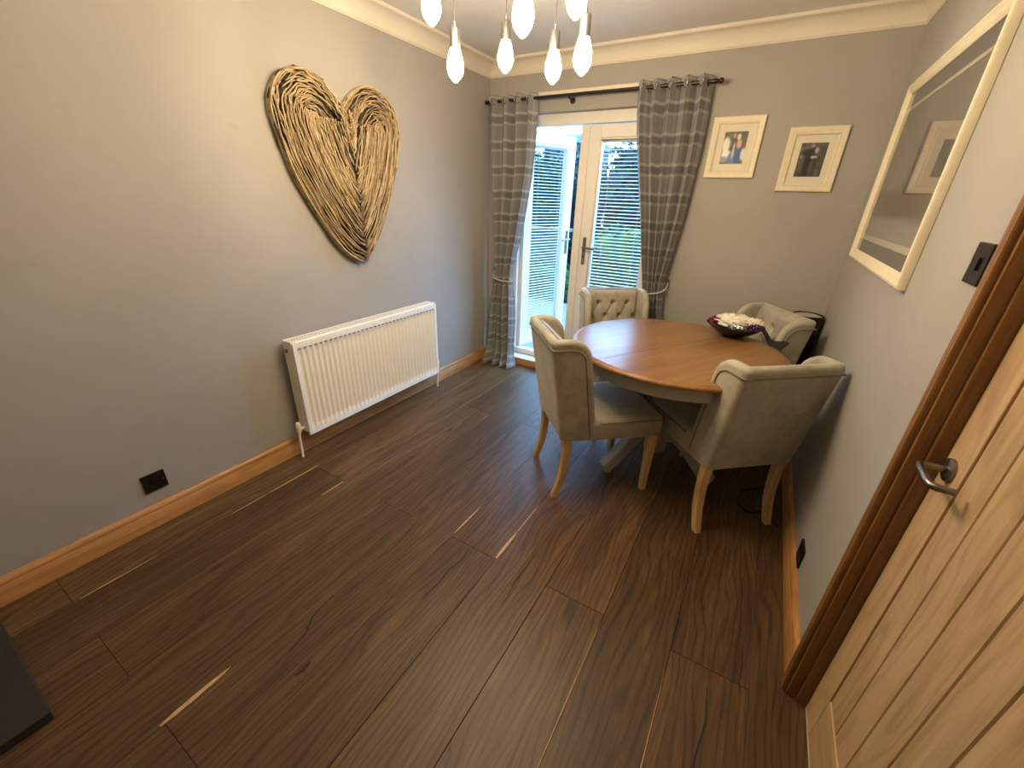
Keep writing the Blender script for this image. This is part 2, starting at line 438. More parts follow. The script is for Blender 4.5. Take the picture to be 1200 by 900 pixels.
# coving: concave moulding swept round the room
def coving(name, p0, p1, inward, label):
    prof = [(0.0, -0.100), (0.006, -0.100), (0.008, -0.094)]
    for k in range(9):
        a = k / 8 * PI / 2
        prof.append((0.012 + 0.062 * (1 - math.cos(a)), -0.090 + 0.070 * math.sin(a)))
    prof += [(0.078, -0.018), (0.086, -0.016), (0.090, -0.009), (0.088, -0.001), (0.088, 0.0), (0.0, 0.0)]
    P = []
    d = Vector(p1) - Vector(p0); d.normalize(); iv = Vector(inward)
    for end, s in ((Vector(p0), 1), (Vector(p1), -1)):
        P.append([(end + iv * u + d * s * u * 1.0 + Vector((0, 0, H + w))) for u, w in prof])
    m = MB(); m.grid(P, closev=True); o = m.obj(name, M['coving'], smooth=True); tag(o, label, 'coving', kind='structure')
coving('trim_1', (0, 0, 0), (W, 0, 0), (0, -1, 0), 'cream coving above the garden doors')
coving('trim_2', (0, YB, 0), (0, 0, 0), (1, 0, 0), 'cream coving above the twig heart wall')
coving('trim_3', (W, 0, 0), (W, YB, 0), (-1, 0, 0), 'cream coving above the large picture wall')

# baseboards
def baseboard(name, a, b, axis, wallpos, sgn, label, mat):
    pr = [(0, 0), (0.020, 0), (0.020, 0.078), (0.017, 0.082), (0.0185, 0.090), (0.0165, 0.099), (0.011, 0.105), (0.006, 0.110), (0, 0.111)]
    m = MB()
    poly = [(wallpos + sgn * u, w) for u, w in pr]
    if axis == 'Y': m.prism(poly, 'XZ', a, b)
    else: m.prism(poly, 'YZ', a, b)
    o = m.obj(name, M[mat], smooth=True); tag(o, label, 'skirting board', kind='structure')
baseboard('baseboard_left', -3.32, 0, 'Y', 0, 1, 'orange pine skirting board below the radiator', 'pineY')
baseboard('baseboard_right', -2.02, 0, 'Y', W, -1, 'orange pine skirting board beside the oak door', 'pineY')
baseboard('baseboard_back', DX1 + .02, W - .02, 'X', 0, -1, 'orange pine skirting board behind the chairs', 'pineX')
baseboard('baseboard_back_corner', 0.02, DX0 + .02, 'X', 0, -1, 'orange pine skirting board in the curtained corner', 'pineX')

# step under the garden doors
o = MB().box(DX0 + .02, DX1 + .02, -0.05, -0.001, 0, 0.058).obj('trim_4', M['pineX'], bevel=0.003); tag(o, 'brown wooden step riser under the garden doors', 'step', kind='structure')
o = MB().box(DX0 - .005, DX1 + .005, -0.056, 0.06, 0.0585, 0.072).obj('trim_5', M['batten'], bevel=0.003); tag(o, 'cream ledge under the garden door sill', 'ledge', kind='structure')
# batten over the doors
o = MB().box(0.0, 1.60, -0.018, -0.0005, 2.138, 2.178).obj('trim_6', M['batten'], bevel=0.003); tag(o, 'cream batten on the wall behind the curtain pole', 'batten', kind='structure')

# ---- garden door frame
FY0, FY1 = 0.06, 0.13
m = MB()
m.box(DX0 - .0, DX1, FY0, FY1, 0.073, 0.125)
m.box(DX0, DX0 + .045, FY0, FY1, 0.125, 1.975).box(DX1 - .045, DX1, FY0, FY1, 0.125, 1.975).box(DX0, DX1, FY0, FY1, 1.975, DZ1)
o = m.obj('trim_7', M['white_frame'], bevel=0.004); tag(o, 'white outer frame of the garden doors', 'door frame', kind='structure')

LW = 0.605
def leaf(name, label, hinge, ang, mirror):
    """leaf built in local coords: hinge at x=0, width to +x (or -x when mirror), inside face towards -y"""
    root = thing(name, label, 'door', hinge, ang, kind='structure')
    s = -1 if mirror else 1
    z0, z1 = 0.135 - 0.125, 1.965 - 0.125
    def bx(xa, xb, ya, yb, za, zb):
        a, b = sorted((s * xa, s * xb)); return MB().box(a, b, ya, yb, za, zb)
    y0, y1 = -0.035, 0.035
    st = 0.085
    bx(0.0, st, y0, y1, z0, z1).obj('stile', M['white_frame'], root, bevel=0.006)
    bx(LW - st, LW, y0, y1, z0, z1).obj('stile', M['white_frame'], root, bevel=0.006)
    bx(st, LW - st, y0, y1, z1 - st, z1).obj('top_rail', M['white_frame'], root, bevel=0.004)
    bx(st, LW - st, y0, y1, z0, z0 + 0.10).obj('bottom_rail', M['white_frame'], root, bevel=0.004)
    # glazing bead
    m = MB()
    for xa, xb, za, zb in ((st, LW - st, z1 - st - .014, z1 - st), (st, LW - st, z0 + .10, z0 + .114), (st, st + .014, z0 + .114, z1 - st - .014), (LW - st - .014, LW - st, z0 + .114, z1 - st - .014)):
        a, b = sorted((s * xa, s * xb)); m.box(a, b, -0.028, 0.028, za, zb)
    m.obj('glazing_bead', M['white_frame'], root, bevel=0.003)
    xa, xb, za, zb = st + .014, LW - st - .014, z0 + .114, z1 - st - .014
    for yy in (-0.014, 0.014):
        bx(xa, xb, yy - .001, yy + .001, za, zb).obj('glass_pane', M['glass'], root)
    # slats between the panes
    w = xb - xa - 0.012
    pitch = 0.0255; n = int((zb - za - 0.02) / pitch)
    pts = []
    for k in range(5):
        u = (k / 4 - .5) * 0.0185; pts.append((u, 0.0012 * (1 - (2 * k / 4 - 1) ** 2)))
    ms = MB(); tilt = math.radians(22)
    P = []
    for xx in (-w / 2, w / 2):
        P.append([(xx, u * math.cos(tilt) - h * math.sin(tilt), u * math.sin(tilt) + h * math.cos(tilt)) for u, h in pts])
    ms.grid(P); sm = ms.mesh('slat', M['slat'], recalc=False)
    for k in range(n):
        linkobj('slat', sm, root, (s * (xa + xb) / 2, 0, za + 0.012 + pitch * (k + .5)))
    for fx in (0.18, 0.82):
        MB().tube([(s * (xa + fx * (xb - xa)), -0.0105, za), (s * (xa + fx * (xb - xa)), -0.0105, zb)], 0.0012, 4).obj('ladder_cord', M['slat'], root)
    bx(xa, xb, -0.011, 0.011, zb - .014, zb).obj('head_rail', M['slat'], root)
    # handle on the lock stile
    hx = LW - 0.042; hz = 1.05 - 0.125 + 0.03
    m = MB(); pl = [(s * hx + 0.014 * math.cos(a), hz + (0.095 if math.sin(a) > 0 else -0.095) + 0.014 * math.sin(a)) for a in np.linspace(0, 2 * PI, 17)[:-1]]
    m.prism(pl, 'XZ', y0 - 0.008, y0); hp = m.obj('handle_plate', M['nickel'], root, smooth=True)
    m = MB(); m.tube([(s * hx, y0 - .006, hz + .03), (s * hx, y0 - .045, hz + .03), (s * (hx - .012), y0 - .052, hz + .03), (s * (hx - .11), y0 - .052, hz + .026)], 0.008, 8)
    m.obj('lever', M['nickel'], root, smooth=True)
    m = MB(); m.lathe([(0, 0), (.007, 0), (.007, .004), (0, .004)], 12, (s * hx, y0 - .012, hz - .045), 'Y'); m.obj('keyhole', M['black'], root)
    m = MB()
    for hzz in (0.25, 0.95, 1.65):
        m.tube([(0 - s * 0.006, y1 + 0.006, hzz - .045), (0 - s * 0.006, y1 + 0.006, hzz + .045)], 0.008, 8)
    m.obj('hinge', M['white_frame'], root, smooth=True)
    return root
right_leaf = leaf('door_2', 'closed white garden door leaf with slatted blind', (DX1 - .048, 0.095, 0.125), 0, True)
# meeting strip on the closed leaf
MB().box(-LW - 0.062, -LW + 0.002, -0.050, -0.030, 0.012, 1.838).obj('meeting_strip', M['white_frame'], right_leaf, bevel=0.004)
leaf('door_3', 'white garden door leaf standing open to the patio', (DX0 + .050, 0.105, 0.125), math.radians(72), False)

# ---- internal oak door and its frame
XA = 2.562
m = MB()
prof = [(0, 0), (0.029, 0), (0.029, 0.010), (0.026, 0.014), (0.029, 0.020), (0.029, 0.050), (0.016, 0.064), (0.012, 0.070), (0, 0.070)]
# architrave uprights: profile extruded in Z. u = proud of wall, w = across width from the opening outwards
def archi(y_in, sg, z1):
    poly = [(W - u, y_in + sg * w) for u, w in [(0, 0), (0.024, 0), (0.029, 0.004), (0.029, 0.010), (0.024, 0.013), (0.027, 0.018), (0.029, 0.030), (0.024, 0.036), (0.018, 0.040), (0.018, 0.046), (0.012, 0.05), (0, 0.05)]]
    return MB().prism(poly, 'XY', 0, z1)
root = thing('trim_8', 'orange-brown pine frame around the oak door', 'door frame', (0, 0, 0), kind='structure')
archi(-2.062, 1, OZ + .05).obj('architrave', M['pineZ'], root, smooth=True)
archi(OY1 - .023, -1, OZ + .05).obj('architrave', M['pineZ'], root, smooth=True)
MB().box(W - .029, W, OY1 - .023, -2.062, OZ, OZ + .05).obj('architrave', M['pineZ'], root, bevel=.004)
# lining with rebate step
m = MB(); m.box(W - .016, W + .012, OY0 + .013, OY0 + .030, 0, OZ + .02).box(W + .012, W + .12, OY0 + .002, OY0 + .030, 0, OZ + .02)
m.obj('lining', M['pineZ'], root, bevel=0.0015)
m = MB(); m.box(W - .016, W + .12, OY1 - .03, OY1 - .002, 0, OZ + .02); m.obj('lining', M['pineZ'], root, bevel=0.002)
m = MB(); m.box(W - .016, W + .12, OY1 - .002, OY0 + .002, OZ, OZ + .02); m.obj('lining', M['pineZ'], root, bevel=0.002)
XD = 2.630
door = thing('door_1', 'pale oak boarded door with a lever handle', 'door', (0, 0, 0), kind='structure')
st = 0.098
MB().box(XD, XD + .04, OY0 - st, OY0, 0.008, OZ - .004).obj('stile', M['oakZ'], door, bevel=0.002)
MB().box(XD, XD + .04, OY1 + .002, OY1 + st, 0.008, OZ - .004).obj('stile', M['oakZ'], door, bevel=0.002)
MB().box(XD, XD + .04, OY1 + st, OY0 - st, 0.008, 0.196).obj('bottom_rail', M['oakY'], door, bevel=0.003)
MB().box(XD, XD + .04, OY1 + st, OY0 - st, OZ - .10, OZ - .004).obj('top_rail', M['oakY'], door, bevel=0.003)
MB().box(XD + .016, XD + .034, OY1 + st, OY0 - st, 0.196, OZ - .10).obj('backing_panel', M['groove'], door)
nb = 6; bw = (OY0 - st - (OY1 + st)) / nb
for k in range(nb):
    ya = OY0 - st - bw * (k + 1) + 0.0016; yb = OY0 - st - bw * k - 0.0016
    poly = [(XD + .016, ya), (XD + .016, yb), (XD + .007, yb), (XD + .004, yb - .0022), (XD + .004, ya + .0022), (XD + .007, ya)]
    MB().prism(poly, 'XY', 0.197, OZ - .101).obj('board', M['oakZ'], door)
m = MB(); m.lathe([(0, 0), (.026, 0), (.026, -.007), (.020, -.010), (0, -.010)], 28, (XD, -2.128, 0.955), 'X'); m.obj('rose', M['nickel'], door, smooth=True)
HX = 2.575
m = MB(); m.tube([(XD - .008, -2.128, .955), (HX + .012, -2.128, .955), (HX + .003, -2.132, .955), (HX, -2.142, .955), (HX, -2.205, .953), (HX + .003, -2.218, .953), (HX + .012, -2.223, .953), (HX + .038, -2.224, .953)], 0.0078, 10)
m.obj('lever', M['nickel'], door, smooth=True)
MB().box(XD - .0, XD + .04, OY1, OY0, 0.0015, 0.007).obj('threshold_strip', M['batten'], door)

# ================================================================== HEART
heart = thing('twig_heart', 'large heart of woven willow twigs hung above the radiator', 'wall decoration', (0.008, -1.475, 1.07))
outl = [(-0.008, 0.80), (-.05, .845), (-.11, .895), (-.19, .925), (-.265, .925), (-.335, .895), (-.390, .835), (-.412, .76), (-.408, .68), (-.385, .58), (-.345, .46), (-.275, .31), (-.19, .175), (-.09, .06), (0.02, 0.0)]
def catmull(P, n=8):
    P = [np.array(p, float) for p in P]; Q = [2 * P[0] - P[1]] + P + [2 * P[-1] - P[-2]]; out = []
    for i in range(1, len(Q) - 2):
        for k in range(n):
            t = k / n; a, b, c, d = Q[i - 1:i + 3]
            out.append(0.5 * ((2 * b) + (-a + c) * t + (2 * a - 5 * b + 4 * c - d) * t * t + (-a + 3 * b - 3 * c + d) * t ** 3))
    out.append(P[-1]); return np.array(out)
OL = catmull(outl)
outr = [(-0.008, .80), (.035, .855), (.10, .905), (.175, .93), (.25, .925), (.32, .89), (.365, .835), (.388, .76), (.382, .68), (.352, .56), (.31, .44), (.25, .31), (.17, .175), (.09, .07), (0.02, 0)]
OR = catmull(outr)
def seamx(z): return -0.008 + 0.028 * (1 - z / 0.80)
def half_paths(O, sgn, d, outer=False):
    T = np.gradient(O, axis=0); T /= np.linalg.norm(T, axis=1)[:, None]
    N = np.stack([-T[:, 1], T[:, 0]], 1) * (1 if sgn < 0 else -1)
    Q = O + N * d
    if outer: Q = Q[46:]
    keep = []
    for q in Q:
        OO = O[46:] if outer else O
        dist = np.sqrt(((OO - q) ** 2).sum(1)).min()
        if outer:
            di = np.sqrt(((O[:30] - q) ** 2).sum(1)).min()
            if (di < 0.10 and abs(q[0] - seamx(q[1])) > .07) or di < .012: dist = 0
        ok = dist > d - 0.012 and (seamx(q[1]) - q[0]) * (-sgn) > -0.004 * 0 - 0.002
        keep.append(ok)
    runs = []; cur = []
    for q, k in zip(Q, keep):
        if k: cur.append(q)
        else:
            if len(cur) > 5: runs.append(np.array(cur))
            cur = []
    if len(cur) > 5: runs.append(np.array(cur))
    return runs
count = 0; under = MB()
def twig_path(run, a, b, d, lift, jit):
    n = 11; idx = np.linspace(a, b, n) * (len(run) - 1)
    pts = []; ph = random.random() * 6; fr = random.uniform(1.0, 2.2); drift = random.uniform(-jit, jit)
    c = run.mean(0)
    for i, t in enumerate(idx):
        k = int(min(t, len(run) - 1.001)); f = t - k; q = run[k] * (1 - f) + run[min(k + 1, len(run) - 1)] * f
        tt = run[min(k + 2, len(run) - 1)] - run[max(k - 2, 0)]; tt = tt / (np.linalg.norm(tt) + 1e-9); nn = np.array([-tt[1], tt[0]])
        q = q + nn * (drift * (i / (n - 1) - .5) * 2 + 0.004 * math.sin(ph + fr * i))
        x = 0.028 + lift + 0.035 * min(1, math.sin(min(1, d / 0.12 + .12) * PI / 2)) + 0.004 * math.sin(ph * 2 + i * 1.3)
        pts.append((x, q[0], q[1]))
    return pts
cand = []
for O, sg in ((OL, -1), (OR, 1)):
    for d in np.arange(0.006, 0.42, 0.0112):
        for run in half_paths(O, sg, d) + (half_paths(O, sg, d, True) if d > .16 else []):
            L = np.linalg.norm(np.diff(run, axis=0), axis=1).sum()
            if L < 0.05: continue
            reps = max(1, round(L / 0.21))
            for rp in range(reps):
                ln = min(1.0, random.uniform(0.26, 0.50) / L); a = min(1 - ln, max(0, rp / reps + random.uniform(-.1, .08)))
                cand.append((run, a, a + ln, d))
            for k in range(2):
                ln = min(1.0, 0.4 / L)
                for rp in range(max(1, round(L / .28))):
                    a = min(1 - ln, max(0, rp / max(1, round(L / .28)) + random.uniform(-.1, .1)))
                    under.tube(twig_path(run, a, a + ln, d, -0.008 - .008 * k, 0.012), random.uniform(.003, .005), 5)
for sg in (-1, 1):
    for k in range(17):
        p0 = np.array([sg * (.008 + .0085 * k), .790 + .0052 * k]); p1 = np.array([.0 + sg * .004, .585 + .0115 * k])
        run = np.array([p0 * (1 - q) + p1 * q + np.array([sg * .012 * math.sin(q * PI), 0]) for q in np.linspace(0, 1, 12)])
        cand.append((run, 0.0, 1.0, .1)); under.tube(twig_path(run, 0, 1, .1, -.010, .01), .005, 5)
random.shuffle(cand)
rest = MB()
for ci, (run, a, b, d) in enumerate(cand):
    r = random.uniform(0.0036, 0.0058)
    p = twig_path(run, a, b, d, random.uniform(-.004, .008), 0.014)
    rr = [r * (1.0 - 0.45 * i / (len(p) - 1)) for i in range(len(p))]
    if random.random() < .5: rr = rr[::-1]
    if ci < 290:
        m = MB(); m.tube(p, rr, 5); m.obj('twig', M['twig'], heart, smooth='all', recalc=False)
    else: rest.tube(p, rr, 5)
if rest.v: rest.obj('more_twigs', M['twig'], heart, smooth='all', recalc=False, kind='stuff')
print('TWIGS', len(cand))
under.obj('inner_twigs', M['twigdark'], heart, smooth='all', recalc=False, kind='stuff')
# rim wall of twigs running round the outside
rim = MB()
for O in (OL, OR):
    for dx in np.arange(0.006, 0.040, 0.008):
        p = [(dx + .003 * math.sin(i * .7 + dx * 900), q[0] + .003 * math.sin(i * .9), q[1] + .003 * math.cos(i * .8)) for i, q in enumerate(O[::3])]
        rim.tube(p, 0.0046, 5)
rim.obj('rim_twigs', M['twig'], heart, smooth='all', recalc=False, kind='stuff')

# ================================================================== RADIATOR
RY0, RY1, RZ0, RZ1, RX0, RX1 = -2.066, -0.903, 0.147, 0.722, 0.035, 0.122
rad = thing('radiator', 'white ribbed panel radiator on the grey wall', 'radiator', (0, RY0, 0))
LR = RY1 - RY0
m = MB(); nfl = 34; seg = 8; cols = nfl * seg + 1
zs = [RZ0 + .004, RZ0 + .03, RZ0 + .045, RZ0 + .058, RZ0 + .075, .40, RZ1 - .085, RZ1 - .068, RZ1 - .055, RZ1 - .045, RZ1 - .012]
am = [0, 0, .4, .85, 1, 1, 1, .85, .4, 0, 0]
P = []
for i in range(cols):
    y = 0.02 + (LR - 0.04) * i / (cols - 1); ph = (i % seg) / seg
    prof = 0.5 - 0.5 * math.cos(2 * PI * ph); prof = min(1, prof * 1.9) ; 
    P.append([(RX1 - 0.002 - 0.0125 * a * prof, y, z) for z, a in zip(zs, am)])
m.grid(P)
m.obj('front_panel', M['radiator'], rad, smooth='all')
m = MB()
m.box(RX1 - .012, RX1 - .001, 0.0, .0205, RZ0, RZ1 - .008).box(RX1 - .012, RX1 - .001, LR - .0205, LR, RZ0, RZ1 - .008)
m.box(RX1 - .014, RX1 - .001, .02, LR - .02, RZ1 - .013, RZ1 - .006).box(RX1 - .014, RX1 - .001, .02, LR - .02, RZ0, RZ0 + .006)
m.obj('panel_border', M['radiator'], rad, bevel=0.003)
# slot marks along the top edge of the flutes
m = MB()
for i in range(nfl):
    y = 0.02 + (LR - 0.04) * (i + .5) / nfl; m.box(RX1 - .004, RX1 - .0015, y - .010, y + .010, RZ1 - .047, RZ1 - .041)
m.obj('flute_slot', M['darkslot'], rad, kind='stuff')
MB().box(RX0, RX1 - .013, -.002, .004, RZ0 + .02, RZ1).obj('side_panel', M['radiator'], rad, bevel=.002)
MB().box(RX0, RX1 - .013, LR - .004, LR + .002, RZ0 + .02, RZ1).obj('side_panel', M['radiator'], rad, bevel=.002)
m = MB(); m.box(RX0, RX0 + .008, 0, LR, RZ1 - .006, RZ1).box(RX1 - .02, RX1 - .013, 0, LR, RZ1 - .006, RZ1)
m.box(RX0 + .035, RX0 + .039, 0, LR, RZ1 - .006, RZ1 - .001)
for k in range(0, 70):
    y = 0.006 + (LR - .012) * (k + .5) / 70; m.box(RX0 + .008, RX1 - .02, y - .0028, y + .0028, RZ1 - .005, RZ1 - .002)
m.obj('top_grille', M['radiator'], rad)
MB().box(RX0 + .004, RX0 + .012, .01, LR - .01, RZ0 + .02, RZ1 - .02).obj('rear_panel', M['radiator'], rad)
m = MB(); m.lathe([(0, -.004), (.011, -.004), (.011, 0), (.0, 0)], 16, (RX0 + .030, -.003, RZ1 - .055), 'Y'); m.obj('air_vent', M['darkslot'], rad, smooth=True)
m = MB(); m.lathe([(0, -.008), (.006, -.008), (.006, 0), (.0, 0)], 6, (RX0 + .030, -.006, RZ1 - .055), 'Y'); m.obj('bleed_screw', M['nickel'], rad)
for yy, sg in ((-.035, -1), (LR + .035, 1)):
    tl = 1 if sg < 0 else 1
    m = MB(); m.tube([(.075, yy - sg * .035, .19), (.075, yy, .19)], 0.010, 10); m.tube([(.075, yy, .172), (.075, yy, .20)], .013, 10); vv = m.obj('valve', M['radiator'], rad, smooth=True)
    m = MB(); m.lathe([(0, .236), (.009, .236), (.014, .228), (.0155, .205), (.013, .198), (0, .198)], 16, (.075, yy, 0)); m.obj('valve_cap', M['radiator'], rad, smooth=True)
    m = MB(); m.tube([(.075, yy, .175), (.073, yy - .004, .12), (.072, yy - .006, .06), (.07, yy - .006, 0.001)], .0072, 10); m.obj('pipe', M['radiator'], rad, smooth=True)
MB().box(0.0005, RX0 + .005, .2, .24, .22, .66).obj('bracket', M['radiator'], rad)
MB().box(0.0005, RX0 + .005, LR - .24, LR - .2, .22, .66).obj('bracket', M['radiator'], rad)

# ================================================================== SOCKETS, SWITCH
def socket(loc, rz, label, size=(.088, .088), kind='socket'):
    o = thing('wall_socket' if kind == 'socket' else 'light_switch', label, 'socket' if kind == 'socket' else 'switch', loc, rz)
    w, h = size
    MB().box(-w / 2, w / 2, -.009, -.0005, -h / 2, h / 2).obj('face_plate', M['blackplate'], o, bevel=.002)
    if kind == 'socket':
        m = MB(); m.box(-.004, .004, -.0098, -.0088, .004, .016).box(-.016, -.008, -.0098, -.0088, -.018, -.013).box(.008, .016, -.0098, -.0088, -.018, -.013)
        m.obj('pin_holes', M['black'], o)
        MB().box(.014, .026, -.013, -.008, .018, .034).obj('rocker', M['black'], o, bevel=.001)
    else:
        MB().box(-.012, .012, -.014, -.008, -.014, .014).obj('rocker', M['black'], o, bevel=.002)
    for sx in (-1, 1):
        m = MB(); m.lathe([(0, -.0005), (.003, -.0005), (.003, .0), (0, .0)], 10, (sx * (w / 2 - .012), -.0092, 0), 'Y'); m.obj('screw', M['nickel'], o)
    return o
socket((0.0, -2.768, 0.222), PI / 2, 'black wall socket low on the wall left of the radiator')
socket((W, -1.567, 0.177), -PI / 2, 'black wall socket low on the right wall beside the door frame')
socket((W, -1.913, 1.361), -PI / 2, 'black light switch tucked against the pine door frame', (.086, .088), 'switch')

# ================================================================== PAINTED PRINTS
def painted(name, w, h, fn, nx, ny, parent, y=0.0, rough=0.4):
    me = bpy.data.meshes.new(name); vs = []; fs = []
    for j in range(ny + 1):
        for i in range(nx + 1): vs.append((-w / 2 + w * i / nx, y, -h / 2 + h * j / ny))
    for j in range(ny):
        for i in range(nx):
            a = j * (nx + 1) + i; fs.append((a, a + 1, a + nx + 2, a + nx + 1))
    me.from_pydata(vs, [], fs)
    ca = me.color_attributes.new('print', 'FLOAT_COLOR', 'POINT')
    buf = []
    for j in range(ny + 1):
        for i in range(nx + 1):
            c = fn(i / nx, j / ny); buf += list(lin([max(0, min(255, q)) for q in c]))
    ca.data.foreach_set('color', buf)
    t = NT(name + '_print'); t.set(rough); at = t.node('ShaderNodeAttribute', attribute_name='print'); t.col(at.outputs['Color'])
    me.materials.append(t.m)
    o = bpy.data.objects.new(name, me); COL.objects.link(o); o.parent = parent; return o
def blend(a, b, f): f = max(0, min(1, f)); return tuple(x * (1 - f) + y * f for x, y in zip(a, b))
def ell(u, v, cx, cy, rx, ry, soft=0.25):
    d = math.sqrt(((u - cx) / rx) ** 2 + ((v - cy) / ry) ** 2); return max(0, min(1, (1 + soft - d) / (2 * soft)))
nz = rng.random((40, 40))
def vn(u, v, s):
    x, y = u * s % 39, v * s % 39; i, j = int(x), int(y); fx, fy = x - i, y - j
    return (nz[i, j] * (1 - fx) + nz[i + 1, j] * fx) * (1 - fy) + (nz[i, j + 1] * (1 - fx) + nz[i + 1, j + 1] * fx) * fy
def photo_colour(u, v):
    c = blend((70, 84, 44), (40, 48, 30), vn(u, v, 14)); c = blend(c, (150, 160, 120), .35 * vn(u + .3, v, 9))
    c = blend(c, (236, 234, 224), ell(u, v, .14, .58, .17, .26)); c = blend(c, (244, 242, 236), ell(u, v, .22, .28, .22, .16))
    c = blend(c, (120, 150, 120), .7 * ell(u, v, .36, .64, .07, .08)); c = blend(c, (150, 158, 170), ell(u, v, .05, .14, .3, .10))
    c = blend(c, (214, 218, 224), ell(u, v, .95, .3, .12, .2))
    c = blend(c, (64, 62, 66), ell(u, v, .50, .58, .13, .22)); c = blend(c, (92, 120, 178), ell(u, v, .52, .14, .22, .26))
    c = blend(c, (210, 196, 190), ell(u, v, .50, .42, .05, .26)); c = blend(c, (190, 140, 112), ell(u, v, .45, .88, .065, .075))
    c = blend(c, (52, 88, 160), ell(u, v, .72, .22, .12, .34)); c = blend(c, (206, 168, 136), ell(u, v, .70, .62, .12, .14))
    c = blend(c, (228, 206, 160), ell(u, v, .64, .84, .085, .10)); c = blend(c, (140, 60, 52), ell(u, v, .86, .60, .07, .07))
    return c
def photo_mono(u, v):
    g = 70 + 60 * vn(u, v, 6) - 50 * (1 - v) * vn(u + .2, v, 11)
    g = blend((g,), (30,), ell(u, v, .45, .32, .2, .5))[0]; g = blend((g,), (44,), ell(u, v, .33, .72, .24, .10))[0]
    g = blend((g,), (150,), ell(u, v, .10, .60, .05, .05))[0]; g = blend((g,), (150,), ell(u, v, .45, .92, .075, .065))[0]
    g = blend((g,), (176,), ell(u, v, .63, .78, .07, .09))[0]; g = blend((g,), (190,), ell(u, v, .58, .58, .13, .05))[0]
    g = blend((g,), (58,), ell(u, v, .62, .30, .14, .24))[0]; g = blend((g,), (110,), .6 * ell(u, v, .55, .2, .06, .3))[0]
    return (g * 1.0, g * .97, g * .9)
def frame4(w, h, fw, prof, parent, mat, name='frame_side'):
    """four mitred sides; prof list of (inset from outer edge 0..fw, depth toward viewer -y)"""
    cs = [(-w / 2, -h / 2), (w / 2, -h / 2), (w / 2, h / 2), (-w / 2, h / 2)]
    ins = [(1, 1), (-1, 1), (-1, -1), (1, -1)]
    for k in range(4):
        a, b = cs[k], cs[(k + 1) % 4]; ia, ib = ins[k], ins[(k + 1) % 4]
        P = [[(a[0] + ia[0] * u, -d, a[1] + ia[1] * u) for u, d in prof], [(b[0] + ib[0] * u, -d, b[1] + ib[1] * u) for u, d in prof]]
        m = MB(); m.grid(P, closev=True); o = len(m.v)
        n = len(prof); m.f.append(tuple(range(n))); m.mi.append(0); m.f.append(tuple(range(2 * n - 1, n - 1, -1))); m.mi.append(0)
        m.obj(name, mat, parent, smooth=True)
def small_frame(cx, cz, w, h, fn, label):
    o = thing('picture_frame', label, 'picture', (cx, 0, cz))
    fw = 0.043
    frame4(w, h, fw, [(0, .0008), (0, .014), (.004, .018), (.026, .018), (.030, .015), (.035, .017), (fw, .010), (fw, .0008)], o, M['creamframe'])
    m = MB(); iw, ih = w / 2 - fw, h / 2 - fw; pw, ph = .0655, .088
    for xa, xb, za, zb in ((-iw, iw, ph, ih), (-iw, iw, -ih, -ph), (-iw, -pw, -ph, ph), (pw, iw, -ph, ph)): m.box(xa, xb, -.0075, -.004, za, zb)
    m.obj('mount', M['mount'], o)
    painted('photo', 2 * pw, 2 * ph, fn, 44, 56, o, -.0045)
    MB().box(-iw, iw, -.0088, -.0083, -ih, ih).obj('glass_pane', M['glass'], o)
    MB().box(-iw - .01, iw + .01, -.0035, -.0008, -ih - .01, ih + .01).obj('backing', M['mount'], o)
small_frame(1.8425, 1.787, 0.290, 0.339, photo_colour, 'cream framed colour photo of a couple beside the curtain')
small_frame(2.269, 1.7155, 0.286, 0.338, photo_mono, 'cream framed black and white photo of a couple')

# large picture on right wall
big = thing('large_picture', 'large distressed cream frame with grey mount on the right wall', 'picture', (W, -0.874, 1.612), -PI / 2)
BWd, BHt = 1.150, 0.772
frame4(BWd, BHt, .045, [(0, .0015), (0, .020), (.004, .026), (.012, .028), (.018, .024), (.030, .022), (.036, .018), (.045, .012), (.045, .0015)], big, M['antique'])
def art(u, v):
    c = blend((128, 122, 114), (150, 143, 133), .5 + .5 * math.sin(u * 17 + v * 5 + 2 * vn(u, v, 5)))
    c = blend(c, (140, 134, 126), .5)
    c = blend(c, (92, 66, 48), .95 * ell(u, v, .45, .24, .42, .10 + .05 * vn(u, .3, 9), .35))
    c = blend(c, (176, 172, 166), ell(u, v, .55, .02, .75, .13 + .04 * vn(u, .1, 14), .2))
    c = blend(c, (112, 108, 104), .6 * ell(u, v, .1, .8, .2, .4, .5))
    return c
iw, ih = BWd / 2 - .045, BHt / 2 - .045
aw, ah = iw - .012, .265
m = MB(); 
for za, zb in ((ah + .014, ih), (-ih, -ah - .014)): m.box(-iw, iw, -.008, -.004, za, zb)
m.obj('mount', M['greymat'], big)
m = MB()
for za, zb in ((ah, ah + .014), (-ah - .022, -ah)): m.box(-iw, iw, -.0090, -.004, za, zb)
m.obj('mount_border', M['mount'], big)
painted('print', 2 * iw, 2 * ah, art, 90, 50, big, -.005)
MB().box(-iw, iw, -.0110, -.0105, -ih, ih).obj('glass_pane', M['pictureglass'], big)
MB().box(-iw - .01, iw + .01, -.0035, -.0015, -ih - .01, ih + .01).obj('backing', M['greymat'], big)

